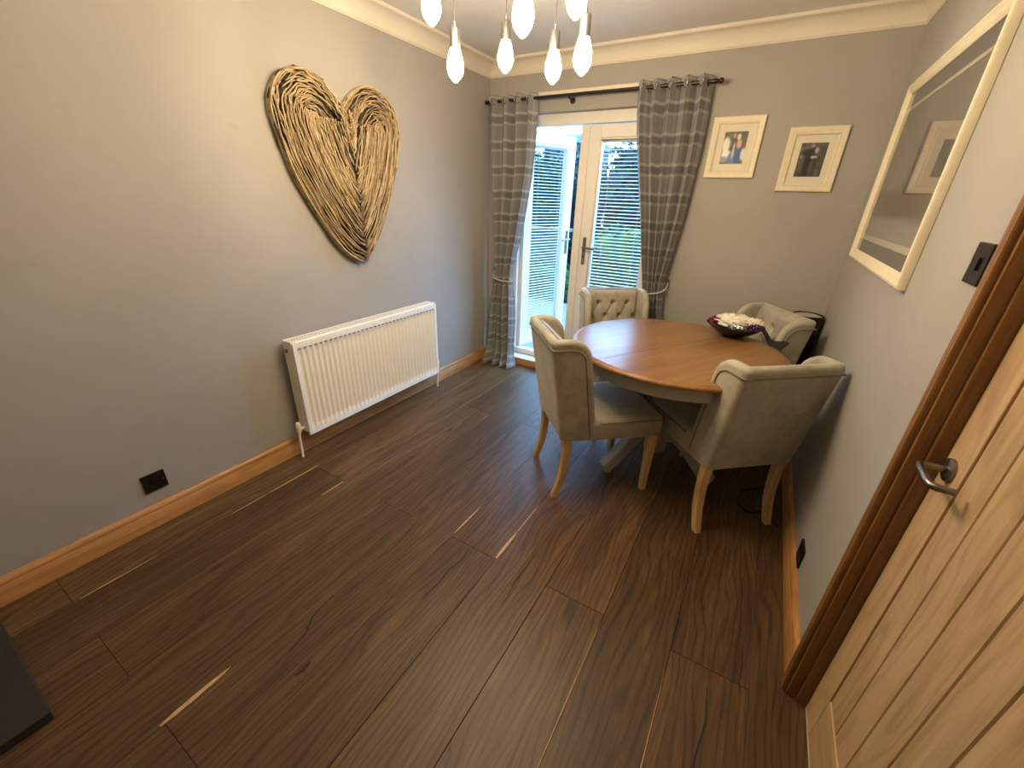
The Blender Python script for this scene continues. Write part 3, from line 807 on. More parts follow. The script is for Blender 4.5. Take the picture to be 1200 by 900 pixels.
# ================================================================== CURTAIN POLE AND CURTAINS
pole = thing('curtain_pole', 'dark metal curtain pole above the garden doors', 'curtain pole', (0, -0.09, 2.130))
MB().tube([(0.03, 0, 0), (1.675, 0, 0)], 0.0105, 14).obj('rod', M['darkmetal'], pole, smooth=True)
for xx, sg in ((0.03, -1), (1.675, 1)):
    k = 0.35 if sg < 0 else 1
    m = MB(); m.lathe([(0, -sg * .01), (.013, -sg * .01), (.013, sg * .008 * k), (.009, sg * .014 * k), (.014, sg * .022 * k), (.016, sg * .032 * k), (.012, sg * .042 * k), (0, sg * .046 * k)], 16, (xx, 0, 0), 'X')
    m.obj('finial', M['darkmetal'], pole, smooth=True)
for xx in (0.725, 1.635, 0.12):
    m = MB(); m.tube([(xx, .0705, -.022), (xx, .045, -.022), (xx, .0, -.016)], .006, 8); m.lathe([(0, .0705), (.020, .0705), (.020, .066), (0, .062)], 16, (xx, 0, -.022), 'Y')
    m.tube([(xx, .016 * math.cos(a), .016 * math.sin(a)) for a in np.linspace(-PI, 0.0, 9)], .004, 6)
    m.obj('bracket', M['darkmetal'], pole, smooth=True)

def interp(tab, z):
    zs_ = [q[0] for q in tab]
    out = []
    for k in range(1, len(tab[0])): out.append(float(np.interp(z, zs_, [q[k] for q in tab])))
    return out
def curtain(name, label, tab, nf, phase, tie_z, seed, cloth_w):
    """tab rows: z, xl, xr, ycentre, amplitude (ascending z)"""
    o = thing(name, label, 'curtain', (0, 0, 0))
    r = random.Random(seed)
    nu, nvv = 150, 110
    z0, z1 = tab[0][0], tab[-1][0]
    zz = [z0 + (z1 - z0) * j / nvv for j in range(nvv + 1)]
    ph2 = [r.uniform(-.5, .5) for _ in range(nf * 2 + 3)]; am2 = [r.uniform(.7, 1.25) for _ in range(nf * 2 + 3)]
    P = []; UV = []
    for i in range(nu + 1):
        u = i / nu; row = []; uvr = []
        k = u * nf; ki = int(k)
        for j, z in enumerate(zz):
            # smooth the table a bit
            a = interp(tab, z); b1 = interp(tab, min(z1, z + .06)); b2 = interp(tab, max(z0, z - .06))
            xl, xr, yc, A = [(p + q + s) / 3 for p, q, s in zip(a, b1, b2)]
            ff = (z1 - z) / (z1 - z0)
            wob = 0.012 * math.sin(u * 9 + z * 3 + seed) * ff
            amp = A * ((am2[ki] * (1 - (k - ki)) + am2[ki + 1] * (k - ki)) * min(1, ff * 4 + .25) + (1 - min(1, ff * 4 + .25)))
            s = math.sin(2 * PI * nf * u + phase + 0.8 * ph2[ki] * ff)
            s = math.copysign(abs(s) ** 0.75, s)
            x = xl + (xr - xl) * u + 0.25 * (xr - xl) / nf * math.sin(4 * PI * nf * u + phase * 2) * 0.35 + wob
            y = yc + 1.25 * amp * s + 0.006 * math.sin(u * 30 + z * 7) * ff
            row.append((x, y, z)); uvr.append((u * cloth_w, z + 0.004 * math.sin(u * 40)))
        P.append(row); UV.append(uvr)
    me = bpy.data.meshes.new('cloth'); vs = [p for rr in P for p in rr]; fs = []
    nv = nvv + 1
    for i in range(nu):
        for j in range(nvv): fs.append((i * nv + j, (i + 1) * nv + j, (i + 1) * nv + j + 1, i * nv + j + 1))
    me.from_pydata(vs, [], fs); uvl = me.uv_layers.new(name='UVMap'); fl = [q for rr in UV for q in rr]
    buf = []
    for l in me.loops: buf += fl[l.vertex_index]
    uvl.data.foreach_set('uv', buf); me.materials.append(M['plaid']); me.shade_smooth()
    c = linkobj('cloth', me, o)
    md = c.modifiers.new('thick', 'SOLIDIFY'); md.thickness = 0.0025
    # eyelets at the pole
    for e in range(nf * 2):
        ue = (e + .5) / (nf * 2); i = int(ue * nu)
        j = int((2.130 - z0) / (z1 - z0) * nvv)
        p = Vector(P[i][j]); q = Vector(P[min(nu, i + 1)][j]) - Vector(P[i - 1][j]); q.normalize(); nrm = q.cross(Vector((0, 0, 1)))
        m = MB(); m.tube([(p + (q * math.cos(a) + Vector((0, 0, 1)) * math.sin(a)) * 0.0215 + nrm * 0.0) for a in np.linspace(0, 2 * PI, 17)[:-1]], 0.0042, 6, closed=True)
        m.obj('eyelet', M['chrome'], o, smooth='all')
    return o
curtain('tartan_curtain', 'grey tartan curtain tied back in the left corner', [
    (0.004, .045, .405, -.185, .075), (0.03, .040, .392, -.165, .055), (0.10, .045, .345, -.115, .030), (0.50, .060, .325, -.095, .034), (.70, .090, .300, -.09, .028), (.80, .118, .282, -.088, .022), (.90, .105, .295, -.088, .026), (1.2, .080, .372, -.088, .034), (1.66, .050, .450, -.088, .036), (2.0, .036, .462, -.09, .036), (2.165, .036, .458, -.09, .034)], 4, 0.6, .8, 3, 1.15)
curtain('tartan_curtain', 'grey tartan curtain tied back behind the window-side chair', [
    (0.012, 1.42, 1.66, -.10, .040), (.60, 1.44, 1.62, -.095, .034), (.82, 1.455, 1.585, -.092, .026), (.90, 1.440, 1.575, -.09, .028), (1.1, 1.395, 1.600, -.09, .034), (1.4, 1.330, 1.640, -.09, .038), (1.8, 1.245, 1.668, -.09, .040), (2.0, 1.215, 1.668, -.09, .038), (2.168, 1.205, 1.660, -.09, .036)], 5, 2.2, .87, 8, 1.3)
def tieback(label, cx, cy, rx, ry, z, hook, dz, parts=28):
    o = thing('curtain_tieback', label, 'tieback', (0, 0, 0))
    pts = []
    for a in np.linspace(0, 2 * PI, parts, endpoint=False):
        x = cx + rx * math.cos(a); y = cy + ry * math.sin(a)
        pts.append((x, y, z + dz * math.cos(a) - .012 * (1 if math.sin(a) < 0 else 0) * abs(math.sin(a))))
    m = MB(); m.tube(pts, 0.0052, 6, closed=True); m.obj('cord', M['rope'], o, smooth='all')
    hx = hook[0]
    e = (cx + (rx if hx > cx else -rx), cy, z + (dz if hx > cx else -dz))
    m = MB(); m.tube([e, ((e[0] + hx) / 2, (e[1] + hook[1]) / 2, (e[2] + hook[2]) / 2 - .01), hook], .0045, 6); m.obj('cord_end', M['rope'], o, smooth='all')
    m = MB(); m.tube([(hook[0], -.0005, hook[2]), (hook[0], hook[1] - .01, hook[2]), (hook[0], hook[1] - .012, hook[2] + .018)], .004, 6); m.obj('hook', M['darkmetal'], o, smooth='all')
tieback('pale cord tieback round the left curtain', .200, -.088, .100, .042, .80, (.075, -.02, .86), -.012)
tieback('pale cord tieback round the right curtain', 1.517, -.090, .085, .046, .86, (1.606, -.02, .93), .020)

# ================================================================== PENDANT LIGHT
lamp = thing('pendant_light', 'cluster of lit filament bulbs hanging from the ceiling', 'lamp', (1.23, -1.68, H))
m = MB(); m.lathe([(0, 0), (.29, 0), (.29, -.022), (.285, -.026), (0, -.026)], 48); m.obj('ceiling_plate', M['nickel'], lamp, smooth=True)
bulbs = [(0.965, -1.687, 1.868), (1.065, -1.481, 1.932), (1.274, -1.456, 1.882), (1.458, -1.597, 1.865), (1.015, -1.876, 1.985), (1.395, -1.914, 1.898), (1.476, -1.722, 1.983), (1.22, -2.03, 1.99), (1.21, -1.78, 2.12)]  # last two bulbs are unseen, added to send more light to the rear
bp = [(0.0, 0.0), (.004, .001), (.010, .006), (.020, .016), (.0275, .028), (.0315, .042), (.0320, .052), (.0305, .066), (.0262, .084), (.0215, .100)]
bneck = [(.0215, .100), (.0190, .108), (.0170, .118)]
def smooth_prof(p, n=3):
    q = catmull(p, n); return [(max(0, a), b) for a, b in q]
mb_ = MB().lathe(smooth_prof(bp), 24).mesh('bulb', M['bulb'], True)
mn_ = MB().lathe(bneck, 24).mesh('bulb_neck', M['bulbneck'], True)
ms_ = MB().lathe([(.0165, .110), (.0200, .110), (.0195, .168), (.0165, .172), (.006, .173), (.005, .190), (0, .190)], 24).mesh('socket', M['nickel'], True)
for x, y, z in bulbs:
    l = (x - 1.23, y + 1.68, z - H)
    b = linkobj('bulb', mb_, lamp, l); linkobj('bulb_neck', mn_, b, (0, 0, 0)); linkobj('lamp_socket', ms_, lamp, l)
    MB().tube([(l[0], l[1], l[2] + .188), (l[0], l[1], -.02)], 0.0024, 8).obj('cord', M['cord'], lamp, smooth=True)

# ================================================================== TABLE
TX, TY, TZ = 1.868, -0.976, 0.76
table = thing('dining_table', 'round dining table with honey wood top and grey base', 'table', (TX, TY, 0), math.radians(59))
rt_ = 0.553
tp = [(0.0, TZ), (rt_ - .030, TZ), (rt_ - .018, TZ - .0015), (rt_ - .015, TZ - .004), (rt_ - .010, TZ - .0035), (rt_ - .003, TZ - .008), (rt_, TZ - .015), (rt_ - .002, TZ - .022), (rt_ - .010, TZ - .027), (rt_ - .022, TZ - .030), (0.0, TZ - .030)]
def half_top():
    m = MB(); n = 64; P = []
    for k in range(n + 1):
        a = PI * k / n; P.append([(r * math.cos(a), r * math.sin(a) + .0018, z) for r, z in tp])
    m.grid(P)
    return m.mesh('tabletop_half', M['tablewood'], True)
hm = half_top()
linkobj('tabletop_half', hm, table); linkobj('tabletop_half', hm, table, (0, 0, 0), (0, 0, PI))
MB().box(-.536, .536, -.0019, .0019, TZ - .006, TZ - .0004).obj('leaf_seam', M['crack'], table)
m = MB(); m.lathe([(.49, TZ - .031), (.505, TZ - .031), (.505, TZ - .095), (.500, TZ - .100), (.49, TZ - .100), (.49, TZ - .031)], 80); m.obj('apron', M['greypaint'], table, smooth=True)
for a in (0, PI):
    m = MB()
    for da in (-.055, .055):
        c_, s_ = math.cos(a + da), math.sin(a + da)
        m.add([((r * c_ - w * s_), (r * s_ + w * c_), z) for r in (.498, .511) for w in (-.008, .008) for z in (TZ - .102, TZ - .032)], [(0, 1, 3, 2), (4, 6, 7, 5), (0, 4, 5, 1), (2, 3, 7, 6), (0, 2, 6, 4), (1, 5, 7, 3)])
    m.obj('apron_block', M['greypaint'], table)
MB().box(-.44, .44, .10, .15, TZ - .075, TZ - .031).obj('runner', M['greypaint'], table)
MB().box(-.44, .44, -.15, -.10, TZ - .075, TZ - .031).obj('runner', M['greypaint'], table)
m = MB(); m.lathe(smooth_prof([(.0, .10), (.055, .10), (.062, .13), (.062, .25), (.045, .28), (.055, .31), (.068, .38), (.062, .46), (.042, .54), (.038, .58), (.052, .60), (.052, .64), (.075, .66), (.09, TZ - .075), (0, TZ - .075)], 3), 36); m.obj('pedestal', M['greypaint'], table, smooth=True)
def foot(ang):
    # curved foot sweeping down and out; rectangular section
    c = [(0.040, .215), (.10, .235), (.16, .210), (.22, .150), (.28, .085), (.325, .050), (.350, .036)]
    hh = [.085, .084, .080, .074, .066, .060, .046]; ww = [.060, .060, .062, .066, .070, .074, .066]
    cc = catmull(c, 4); n = len(cc); P = []
    for i, (r, z) in enumerate(cc):
        t = i / (n - 1) * (len(hh) - 1); k = min(int(t), len(hh) - 2); f = t - k
        h = hh[k] * (1 - f) + hh[k + 1] * f; w = ww[k] * (1 - f) + ww[k + 1] * f
        d = cc[min(i + 1, n - 1)] - cc[max(i - 1, 0)]; d = d / np.linalg.norm(d); nx_, nz_ = -d[1], d[0]
        b = .008
        sec = [(-w / 2, -h / 2 + b), (-w / 2 + b, -h / 2), (w / 2 - b, -h / 2), (w / 2, -h / 2 + b), (w / 2, h / 2 - b), (w / 2 - b, h / 2), (-w / 2 + b, h / 2), (-w / 2, h / 2 - b)]
        row = []
        for s_, q in sec:
            rr = r + nx_ * q; z2 = max(0.006, z + nz_ * q); row.append((rr, s_, z2))
        P.append(row)
    m = MB(); m.grid(P, closev=True); m.f.append(tuple(range(8))); m.mi.append(0); nn = (n - 1) * 8; m.f.append(tuple(nn + 7 - k for k in range(8))); m.mi.append(0)
    m.box(.30, .335, -.022, .022, 0.0, .012)
    o = m.obj('foot', M['greypaint'], table, smooth=True); o.rotation_euler = (0, 0, ang)
for aa in (-129.5, -10, 110): foot(math.radians(aa - 59))

# ================================================================== CHAIRS
LEAN = 0.085
def shear(x, y, z):
    k = (z - .36) / .52; kk = max(0, k)
    return (x * (1 + 0.035 * kk), y - LEAN * kk, z)
def chair_meshes():
    out = {}
    hw, wd, ztop, th = 0.2265, 0.165, 0.868, 0.046
    # plan path (outer line)
    plan = []
    for y in np.linspace(wd, .032, 9): plan.append(((hw, y), (1, 0)))
    for a in np.linspace(0, -PI / 2, 6)[1:-1]: plan.append(((hw - .032 + .032 * math.cos(a), .032 + .032 * math.sin(a)), (math.cos(a), math.sin(a))))
    for x in np.linspace(hw - .032, -hw + .032, 10): plan.append(((x, 0), (0, -1)))
    for a in np.linspace(-PI / 2, -PI, 6)[1:-1]: plan.append(((-hw + .032 + .032 * math.cos(a), .032 + .032 * math.sin(a)), (math.cos(a), math.sin(a))))
    for y in np.linspace(.032, wd, 9): plan.append(((-hw, y), (-1, 0)))
    def top_at(y):
        r = .075; c = wd - r
        if y <= c: return ztop
        return ztop - r + math.sqrt(max(0, r * r - (y - c) ** 2))
    m = MB(); P = []; K = 9
    for (px, py), (nx, ny) in plan:
        zt = top_at(py) if abs(nx) > .9 else ztop
        zt = max(zt, ztop - .075)
        row = []
        for k in range(K): z = .36 + (zt - .36) * k / (K - 1); row.append(shear(px, py, z))
        ix, iy = px - nx * th, py - ny * th
        for k in range(K - 1, -1, -1): z = .36 + (zt - .36) * k / (K - 1); row.append(shear(ix, iy, z))
        P.append(row)
    m.grid(P, closev=True); n = len(P[0])
    m.f.append(tuple(range(n))); m.mi.append(0)
    o2 = (len(P) - 1) * n; m.f.append(tuple(o2 + n - 1 - k for k in range(n))); m.mi.append(0)
    out['shell'] = m.mesh('backrest', M['velvet'], True)
    # padded roll following the outline
    def roll_path(off_out, up):
        pts = []
        cx = hw - th / 2 + off_out
        for z in np.linspace(.375, ztop - .075, 7): pts.append(shear(cx, wd + up * .6, z))
        for a in np.linspace(0, PI / 2, 7)[1:]: pts.append(shear(cx, wd - .075 + (.075 + up * .6) * math.cos(a), ztop - .075 + (.075 + up) * math.sin(a)))
        for y in np.linspace(wd - .09, .045, 4): pts.append(shear(cx, y, ztop + up))
        yb = th / 2 - off_out
        for a in np.linspace(0, PI / 2, 4)[1:]: pts.append(shear(cx - .012 * (1 - math.cos(a)), yb + .012 * (1 - math.sin(a)), ztop + up))
        half = pts
        mid = [shear(x, yb, ztop + up) for x in np.linspace(cx - .02, -cx + .02, 9)]
        return half + mid + [(-p[0], p[1], p[2]) for p in reversed(half)]
    out['roll'] = MB().tube(roll_path(0.001, .0), .0235, 12).mesh('top_roll', M['velvet'], 'all')
    out['pipe'] = MB().tube(roll_path(th / 2 + .001, -.024), .0042, 6).mesh('piping', M['velvet_pipe'], 'all')
    # tufted inner cushion
    hx, za, zb = hw - th - .002, .455, ztop + .010
    btn = []
    for r_, z in enumerate((.790, .700, .610, .520)):
        xs = (-.105, 0, .105) if r_ % 2 == 0 else (-.1575, -.0525, .0525, .1575)
        for x in xs:
            if abs(x) < hx - .012: btn.append((x, z))
    n1, n2 = 56, 56; P = []
    for i in range(n1 + 1):
        row = []
        x = -hx + 2 * hx * i / n1
        for j in range(n2 + 1):
            z = za + (zb - za) * j / n2
            e = min(1, (hx - abs(x)) / .035) ; e2 = min(1, (zb - z) / .03)
            y = th + .004 + .034 * math.sqrt(max(0, 1 - (1 - e) ** 2)) * math.sqrt(max(0, 1 - (1 - e2) ** 2))
            for bx, bz in btn: y -= .027 * math.exp(-((x - bx) ** 2 + (z - bz) ** 2) / (2 * .012 ** 2))
            if z < .81:
                p_, q_ = x / .105 + (z - .79) / .18, x / .105 - (z - .79) / .18
                dd = min(abs(p_ - round(p_)), abs(q_ - round(q_)))
                y -= .009 * math.exp(-(dd / .07) ** 2)
            elif True:
                for bx in (-.105, 0, .105): y -= .004 * math.exp(-((x - bx) / .008) ** 2) * max(0, 1 - (z - .79) / .06)
            row.append(shear(x, y, z))
        P.append(row)
    m = MB(); m.grid(P)
    # skirt to backrest
    out['cushion'] = m.mesh('tufted_cushion', M['velvet'], 'all')
    bl = []
    for bx, bz in btn:
        p = shear(bx, th + .014, bz); bl.append(p)
    bm_ = MB(); bm_.lathe([(0, .006), (.005, .005), (.0075, .001), (.0065, -.002), (0, -.003)], 10, (0, 0, 0), 'Y')
    out['button'] = bm_.mesh('button', M['velvet_pipe'], 'all'); out['btn'] = bl
    bm_ = MB(); bm_.lathe([(0, .007), (.005, .005), (.0075, .001), (.0065, -.002), (0, -.003)], 8, (0, 0, 0), 'Y')
    out['crystal'] = bm_.mesh('crystal_button', M['chrome'], True)
    # seat
    m = MB(); sx = .2255
    def rr(x, y0, y1, z): return [(-x, y0, z), (x, y0, z), (x, y1, z), (-x, y1, z)]
    lay = []
    y0, y1 = .050, .545
    def ring(ins, z, nr=5, rad=.03):
        pts = []
        xa, ya, yb = sx - ins, y0 + ins, y1 - ins
        for cx, cy, a0 in ((xa - rad, ya + rad, -PI / 2), (xa - rad, yb - rad, 0), (-xa + rad, yb - rad, PI / 2), (-xa + rad, ya + rad, PI)):
            for k in range(nr):
                a = a0 + PI / 2 * k / (nr - 1); xx, yy2 = cx + rad * math.cos(a), cy + rad * math.sin(a)
                pts.append((xx * (1 + .07 * max(0, (yy2 - .165) / .38)), yy2, z))
        return pts
    rows = [ring(.006, .352), ring(.0, .358), ring(0, .40), ring(-.002, .435), ring(.002, .455), ring(.014, .468), ring(.05, .476), ring(.12, .481), ring(.19, .482)]
    m.grid(rows, closev=True); nR = len(rows[0]); m.f.append(tuple(range(nR))); m.mi.append(0)
    k0 = (len(rows) - 1) * nR; m.f.append(tuple(k0 + nR - 1 - k for k in range(nR))); m.mi.append(0)
    out['seat'] = m.mesh('seat', M['velvet'], True)
    rg = ring(-.002, .452); sp = [p for p in rg if p[1] > .3]; sp = [(sp[0][0] * .97, .19, .452)] + sp + [(sp[-1][0] * .97, .19, .452)]
    out['seatpipe'] = MB().tube([(p[0] * 1.003, p[1], p[2]) for p in sp], .0035, 6).mesh('seat_piping', M['velvet_pipe'], 'all')
    def leg(path, w0, w1):
        m = MB(); P = []; n = len(path)
        for i, (x, y, z) in enumerate(path):
            w = (w0 + (w1 - w0) * i / (n - 1)) / 2; b = .004
            P.append([(x + sx_, y + sy_, z) for sx_, sy_ in ((-w, -w + b), (-w + b, -w), (w - b, -w), (w, -w + b), (w, w - b), (w - b, w), (-w + b, w), (-w, w - b))])
        m.grid(P, closev=True); m.f.append(tuple(range(8))); m.mi.append(0); k0 = (n - 1) * 8; m.f.append(tuple(k0 + 7 - k for k in range(8))); m.mi.append(0)
        return m
    out['legs'] = []
    for s_ in (-1, 1):
        pth = [(s_ * .196, .036, .362), (s_ * .196, .040, .28), (s_ * .196, .038, .20), (s_ * .196, .028, .12), (s_ * .196, .010, .05), (s_ * .196, -.006, 0.0)]
        out['legs'].append(leg(pth, .044, .034).mesh('leg', M['legwood'], True))
        out['legs'].append(leg([(s_ * .212, .505, .354), (s_ * .210, .505, 0.0)], .046, .032).mesh('leg', M['legwood'], True))
    return out
CM = chair_meshes()
def build_chair(label, ox, oy, fx, fy):
    o = thing('dining_chair', label, 'chair', (ox, oy, 0), math.atan2(fy, fx) - PI / 2, 'velvet dining chairs')
    linkobj('seat', CM['seat'], o); linkobj('seat_piping', CM['seatpipe'], o)
    back = linkobj('backrest', CM['shell'], o); linkobj('top_roll', CM['roll'], back); linkobj('piping', CM['pipe'], back)
    cu = linkobj('tufted_cushion', CM['cushion'], o)
    for k, p in enumerate(CM['btn']): linkobj('button', CM['crystal'] if k == 1 else CM['button'], cu, p)
    for l in CM['legs']: linkobj('leg', l, o)
    return o
c1 = build_chair('grey velvet chair seen side-on left of the table', 1.370, -1.448, .74, .672)
specs = [('grey velvet chair showing its plain back, nearest the viewer', 2.347, -1.316, -.656, .755),
         ('grey velvet tufted chair in front of the garden doors', 1.308, -.352, .628, -.778),
         ('grey velvet tufted chair in the far right corner', 2.318, -.340, -.82, -.57)]
for lab, ox, oy, fx, fy in specs:
    c = copy_tree(c1); c.location = (ox, oy, 0); c.rotation_euler = (0, 0, math.atan2(fy, fx) - PI / 2); c['label'] = lab

# ================================================================== CORNER STAND
cs = thing('round_stand', 'black round stand with pale inset top in the far corner', 'stand', (2.495, -.105, 0))
m = MB(); m.lathe([(0, 0), (.075, 0), (.078, .01), (.078, .70), (.084, .81), (.086, .845), (.083, .848), (.078, .842), (.076, .835), (0, .835)], 36); m.obj('drum', M['black'], cs, smooth=True)
m = MB(); m.lathe([(0, .8355), (.074, .8355), (.074, .840), (.06, .845), (0, .847)], 32); m.obj('inset_pad', M['stoolpad'], cs, smooth=True)

# ================================================================== BOWL AND CONTENTS
BX, BY = 2.118, -.575
bowl = thing('black_bowl', 'wide black bowl heaped with wrapping on the table', 'bowl', (BX, BY, TZ))
m = MB(); m.lathe(smooth_prof([(0, .0), (.055, 0), (.060, .004), (.095, .022), (.130, .046), (.152, .066), (.155, .068), (.150, .068), (.125, .048), (.09, .026), (.05, .010), (0, .008)], 3), 48)
m.obj('dish', M['bowl'], bowl, smooth='all')
def crumple(name, label, cat, loc, rx, ry, rz, mat, seed, amp=.3, parts=None, cover=False):
    r = np.random.default_rng(seed); m = MB(); nu, nv = 36, 18
    fr = r.uniform(1, 6, (10, 3)); ph = r.uniform(0, 6, 10)
    P = []
    for i in range(nu):
        row = []
        for j in range(nv + 1):
            a = 2 * PI * i / nu; b = PI * j / nv - PI / 2
            d = Vector((math.cos(a) * math.cos(b), math.sin(a) * math.cos(b), math.sin(b)))
            k = 1 + amp * sum(abs(math.sin(fr[q] @ np.array(d) * 1.6 + ph[q])) - .6 for q in range(10)) / 4
            row.append((rx * d.x * k, ry * d.y * k, rz * d.z * k if d.z > 0 else rz * .5 * d.z * k))
        P.append(row)
    m.grid(P, closeu=True); o = m.obj(name, mat, None, smooth=True, loc=loc); tag(o, label, cat); return o
crumple('crumpled_wrap', 'crumpled white plastic wrap filling the black bowl', 'wrapping', (BX - .015, BY + .015, TZ + .078), .098, .082, .040, M['whitecloth'], 3, .5)
crumple('folded_napkin', 'creased cream napkin at the right of the bowl', 'napkin', (BX + .085, BY + .005, TZ + .083), .048, .042, .026, M['mount'], 9, .8)
crumple('purple_foil_ball', 'crumpled purple foil at the right rim of the bowl', 'foil', (BX + .098, BY - .055, TZ + .068), .034, .030, .020, M['purplefoil'], 12, .9)
crumple('red_foil_ball', 'crumpled dark red foil at the left rim of the bowl', 'foil', (BX - .104, BY + .0, TZ + .070), .036, .034, .022, M['redfoil'], 21, .9)
crumple('silver_foil_scrap', 'creased silver foil at the front of the bowl', 'foil', (BX + .010, BY - .092, TZ + .068), .046, .028, .012, M['chrome'], 31, .9)
o = MB().box(-.028, .028, -.008, .008, -.002, .002).obj('white_card', M['whitecloth'], None, loc=(BX - .058, BY - .095, TZ + .078)); o.rotation_euler = (.35, .05, -.5); tag(o, 'small white card on the front rim of the bowl', 'card')
# black strap hanging out of the bowl
m = MB(); P = []
pth = [(.10, -.04, .085), (.14, -.055, .076), (.165, -.07, .050), (.185, -.085, .022), (.205, -.10, .010), (.235, -.115, .014), (.262, -.13, .008)]
cc = catmull(pth, 4) if False else None
q = [np.array(p) for p in pth]
for i, p in enumerate(q):
    w = [.012, .012, .012, .014, .024, .034, .038][i]; P.append([(p[0] + w * .5, p[1] + w * .86, p[2] + w * .7), (p[0] - w * .5, p[1] - w * .86, p[2])])
m.grid(P); o = m.obj('black_strap', M['black'], None, loc=(BX, BY, TZ)); md = o.modifiers.new('t', 'SOLIDIFY'); md.thickness = .006; tag(o, 'black strap trailing from the bowl onto the table', 'strap')

# ================================================================== HEARTH
o = MB().box(0.001, .675, YB + .3, -3.332, 0.001, .034).obj('hearth_slab', M['slate'], bevel=0.003); tag(o, 'dark slate hearth slab in the lower left corner', 'hearth')

# cable under the table
m = MB(); m.tube([(p[0], p[1], .004) for p in catmull([(2.55, -1.20), (2.48, -1.12), (2.42, -1.16), (2.36, -1.10), (2.38, -.98), (2.46, -.9), (2.55, -.8)], 6)], .0035, 6)
o = m.obj('floor_cable', M['black'], smooth='all'); tag(o, 'thin black cable lying under the near chair', 'cable')

# ================================================================== GARDEN
o = MB().box(-8, 6, 0.2, 2.4, -.15, 0.0); 
pt = MB().box(-8, 6, 0.21, 14, -.2, -.03).obj('ground', M['soil']); tag(pt, 'dark garden ground beyond the patio', 'ground', kind='structure')
pat = thing('patio', 'pale paved patio outside the open garden door', 'patio', (0, 0, 0), kind='structure')
slab = MB().box(.003, .447, .003, .447, -.028, .02).mesh('paving_slab', M['paving'])
for i in range(-6, 6):
    for j in range(0, 5): linkobj('paving_slab', slab, pat, (i * .45 + .1, .215 + j * .45, random.uniform(-.002, .002)))
def foliage(m, n, fn, size, r):
    for _ in range(n):
        p, s = fn(r); d = Vector((r.gauss(0, 1), r.gauss(0, 1), r.gauss(0, 1))).normalized(); e = d.orthogonal().normalized(); f = d.cross(e)
        L = size * r.uniform(.6, 1.3); a = r.uniform(0, 6.28); e2 = e * math.cos(a) + f * math.sin(a); f2 = d.cross(e2)
        m.add([p - e2 * L, p + f2 * L * .45, p + e2 * L, p - f2 * L * .45], [(0, 1, 2, 3)])
def bush(name, label, cat, x0, x1, y0, y1, z1, mat, n, size, seed, top=.08, group=None, trunk=True):
    r = random.Random(seed); o = thing(name, label, cat, ((x0 + x1) / 2, (y0 + y1) / 2, -.03), group=group)
    cx, cy = (x0 + x1) / 2, (y0 + y1) / 2
    hx, hy, hz = (x1 - x0) / 2, (y1 - y0) / 2, z1
    nx, nyy = 14, 20
    P = []
    for i in range(28):
        a = 2 * PI * i / 28; row = []
        for j in range(15):
            t_ = j / 14; k = (1 - abs(2 * t_ - 1) ** 4 * .35) * (1 + .06 * math.sin(a * 3 + j) + .04 * math.sin(a * 7 + j * 2))
            if j in (0, 14): k = 0
            e = 4; ca, sa = math.cos(a), math.sin(a); q = (abs(ca) ** e + abs(sa) ** e) ** (-1 / e)
            row.append((ca * q * hx * k * .93, sa * q * hy * k * .93, .05 + (hz - .08) * t_ * .97))
        P.append(row)
    m = MB(); m.grid(P, closeu=True); m.obj('crown', mat, o, smooth='all', recalc=False)
    m = MB()
    def fn(r):
        i = r.randrange(28); j = r.randrange(1, 14); a = Vector(P[i][j]); b = Vector(P[(i + 1) % 28][j]); c = Vector(P[i][min(13, j + 1)])
        return a + (b - a) * r.random() + (c - a) * r.random() + Vector((r.gauss(0, top), r.gauss(0, top), r.gauss(0, top))) * .5, 1
    foliage(m, n, fn, size, r); m.obj('foliage', mat, o, recalc=False, kind='stuff')
    if trunk: MB().tube([(0, 0, -.02), (0, 0, hz * .5)], .06, 8).obj('trunk', M['bark'], o)
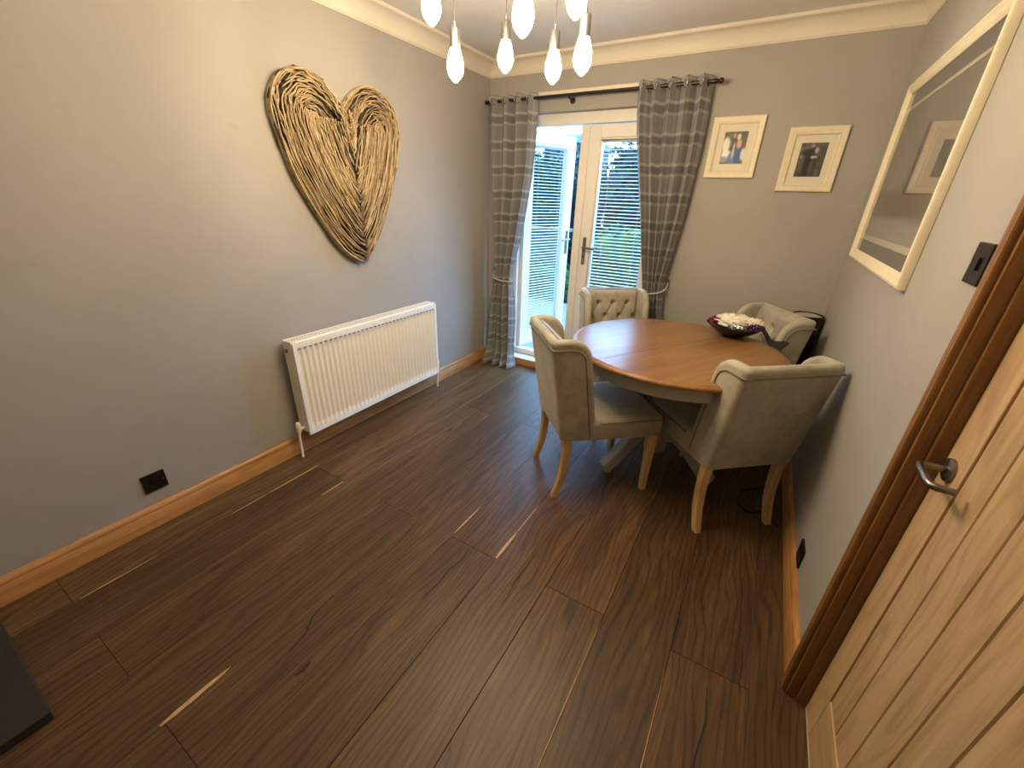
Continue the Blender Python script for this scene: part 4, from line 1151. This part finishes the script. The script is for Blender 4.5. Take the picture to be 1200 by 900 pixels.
bush('clipped_hedge', 'bright green clipped hedge beyond the patio', 'hedge', -.30, 2.6, 3.0, 3.9, 1.19, M['leafbright'], 7000, .035, 1, trunk=False)
bush('garden_tree', 'dark evergreen tree seen through the closed garden door', 'tree', -1.0, 1.6, 5.0, 7.0, 2.62, M['leafdark'], 6000, .07, 2, .2, 'trees at the garden end')
bush('garden_tree', 'dark evergreen tree seen through the gap beside the open door', 'tree', -3.1, -1.3, 5.0, 7.0, 2.45, M['leafdark'], 6000, .07, 3, .2, 'trees at the garden end')
bush('garden_tree', 'dark evergreen tree seen through the open door leaf', 'tree', -6.4, -3.4, 4.4, 6.4, 1.95, M['leafdark'], 6000, .07, 4, .2, 'trees at the garden end')
bush('garden_tree', 'unseen dark tree added right of the patio to block sky light', 'tree', 3.9, 5.9, 1.2, 4.6, 2.7, M['leafdark'], 1500, .09, 6, .2, 'trees at the garden end')  # out of view, added to cut the sky light on the open leaf
bush('leafy_shrub', 'low green shrub at the patio edge behind the open door', 'shrub', -1.0, -.35, 2.5, 3.0, .55, M['leafbright'], 900, .04, 5, .08, trunk=False)
gw = thing('garden_wall', 'low pale garden wall behind the open door leaf', 'wall', (-2.3, 3.2, 0))
MB().box(-1.8, 1.65, -.08, .08, -.03, .98).obj('wall_body', M['render'], gw); MB().box(-1.85, 1.7, -.12, .12, .98, 1.03).obj('coping', M['paving'], gw, bevel=.005)
hs = thing('neighbour_house', 'grey neighbouring house beyond the trees', 'house', (-6.9, 8.6, 0))
MB().box(-3.5, 3.5, 0, 4, -.03, 2.95).obj('wall_body', M['brick'], hs)
m = MB(); m.prism([(-.25, 2.951), (4.25, 2.951), (2.0, 3.35)], 'YZ', -3.7, 3.7); m.obj('roof', M['roof'], hs)
for wx in (-2.2, .2, 2.55):
    f = MB().box(wx - .45, wx + .45, -.05, .02, 1.95, 2.75).obj('window', M['white_frame'], hs)
    MB().box(wx - .39, wx - .03, -.06, -.0505, 2.01, 2.69).obj('pane', M['glass'], f); MB().box(wx + .03, wx + .39, -.06, -.0505, 2.01, 2.69).obj('pane', M['glass'], f)
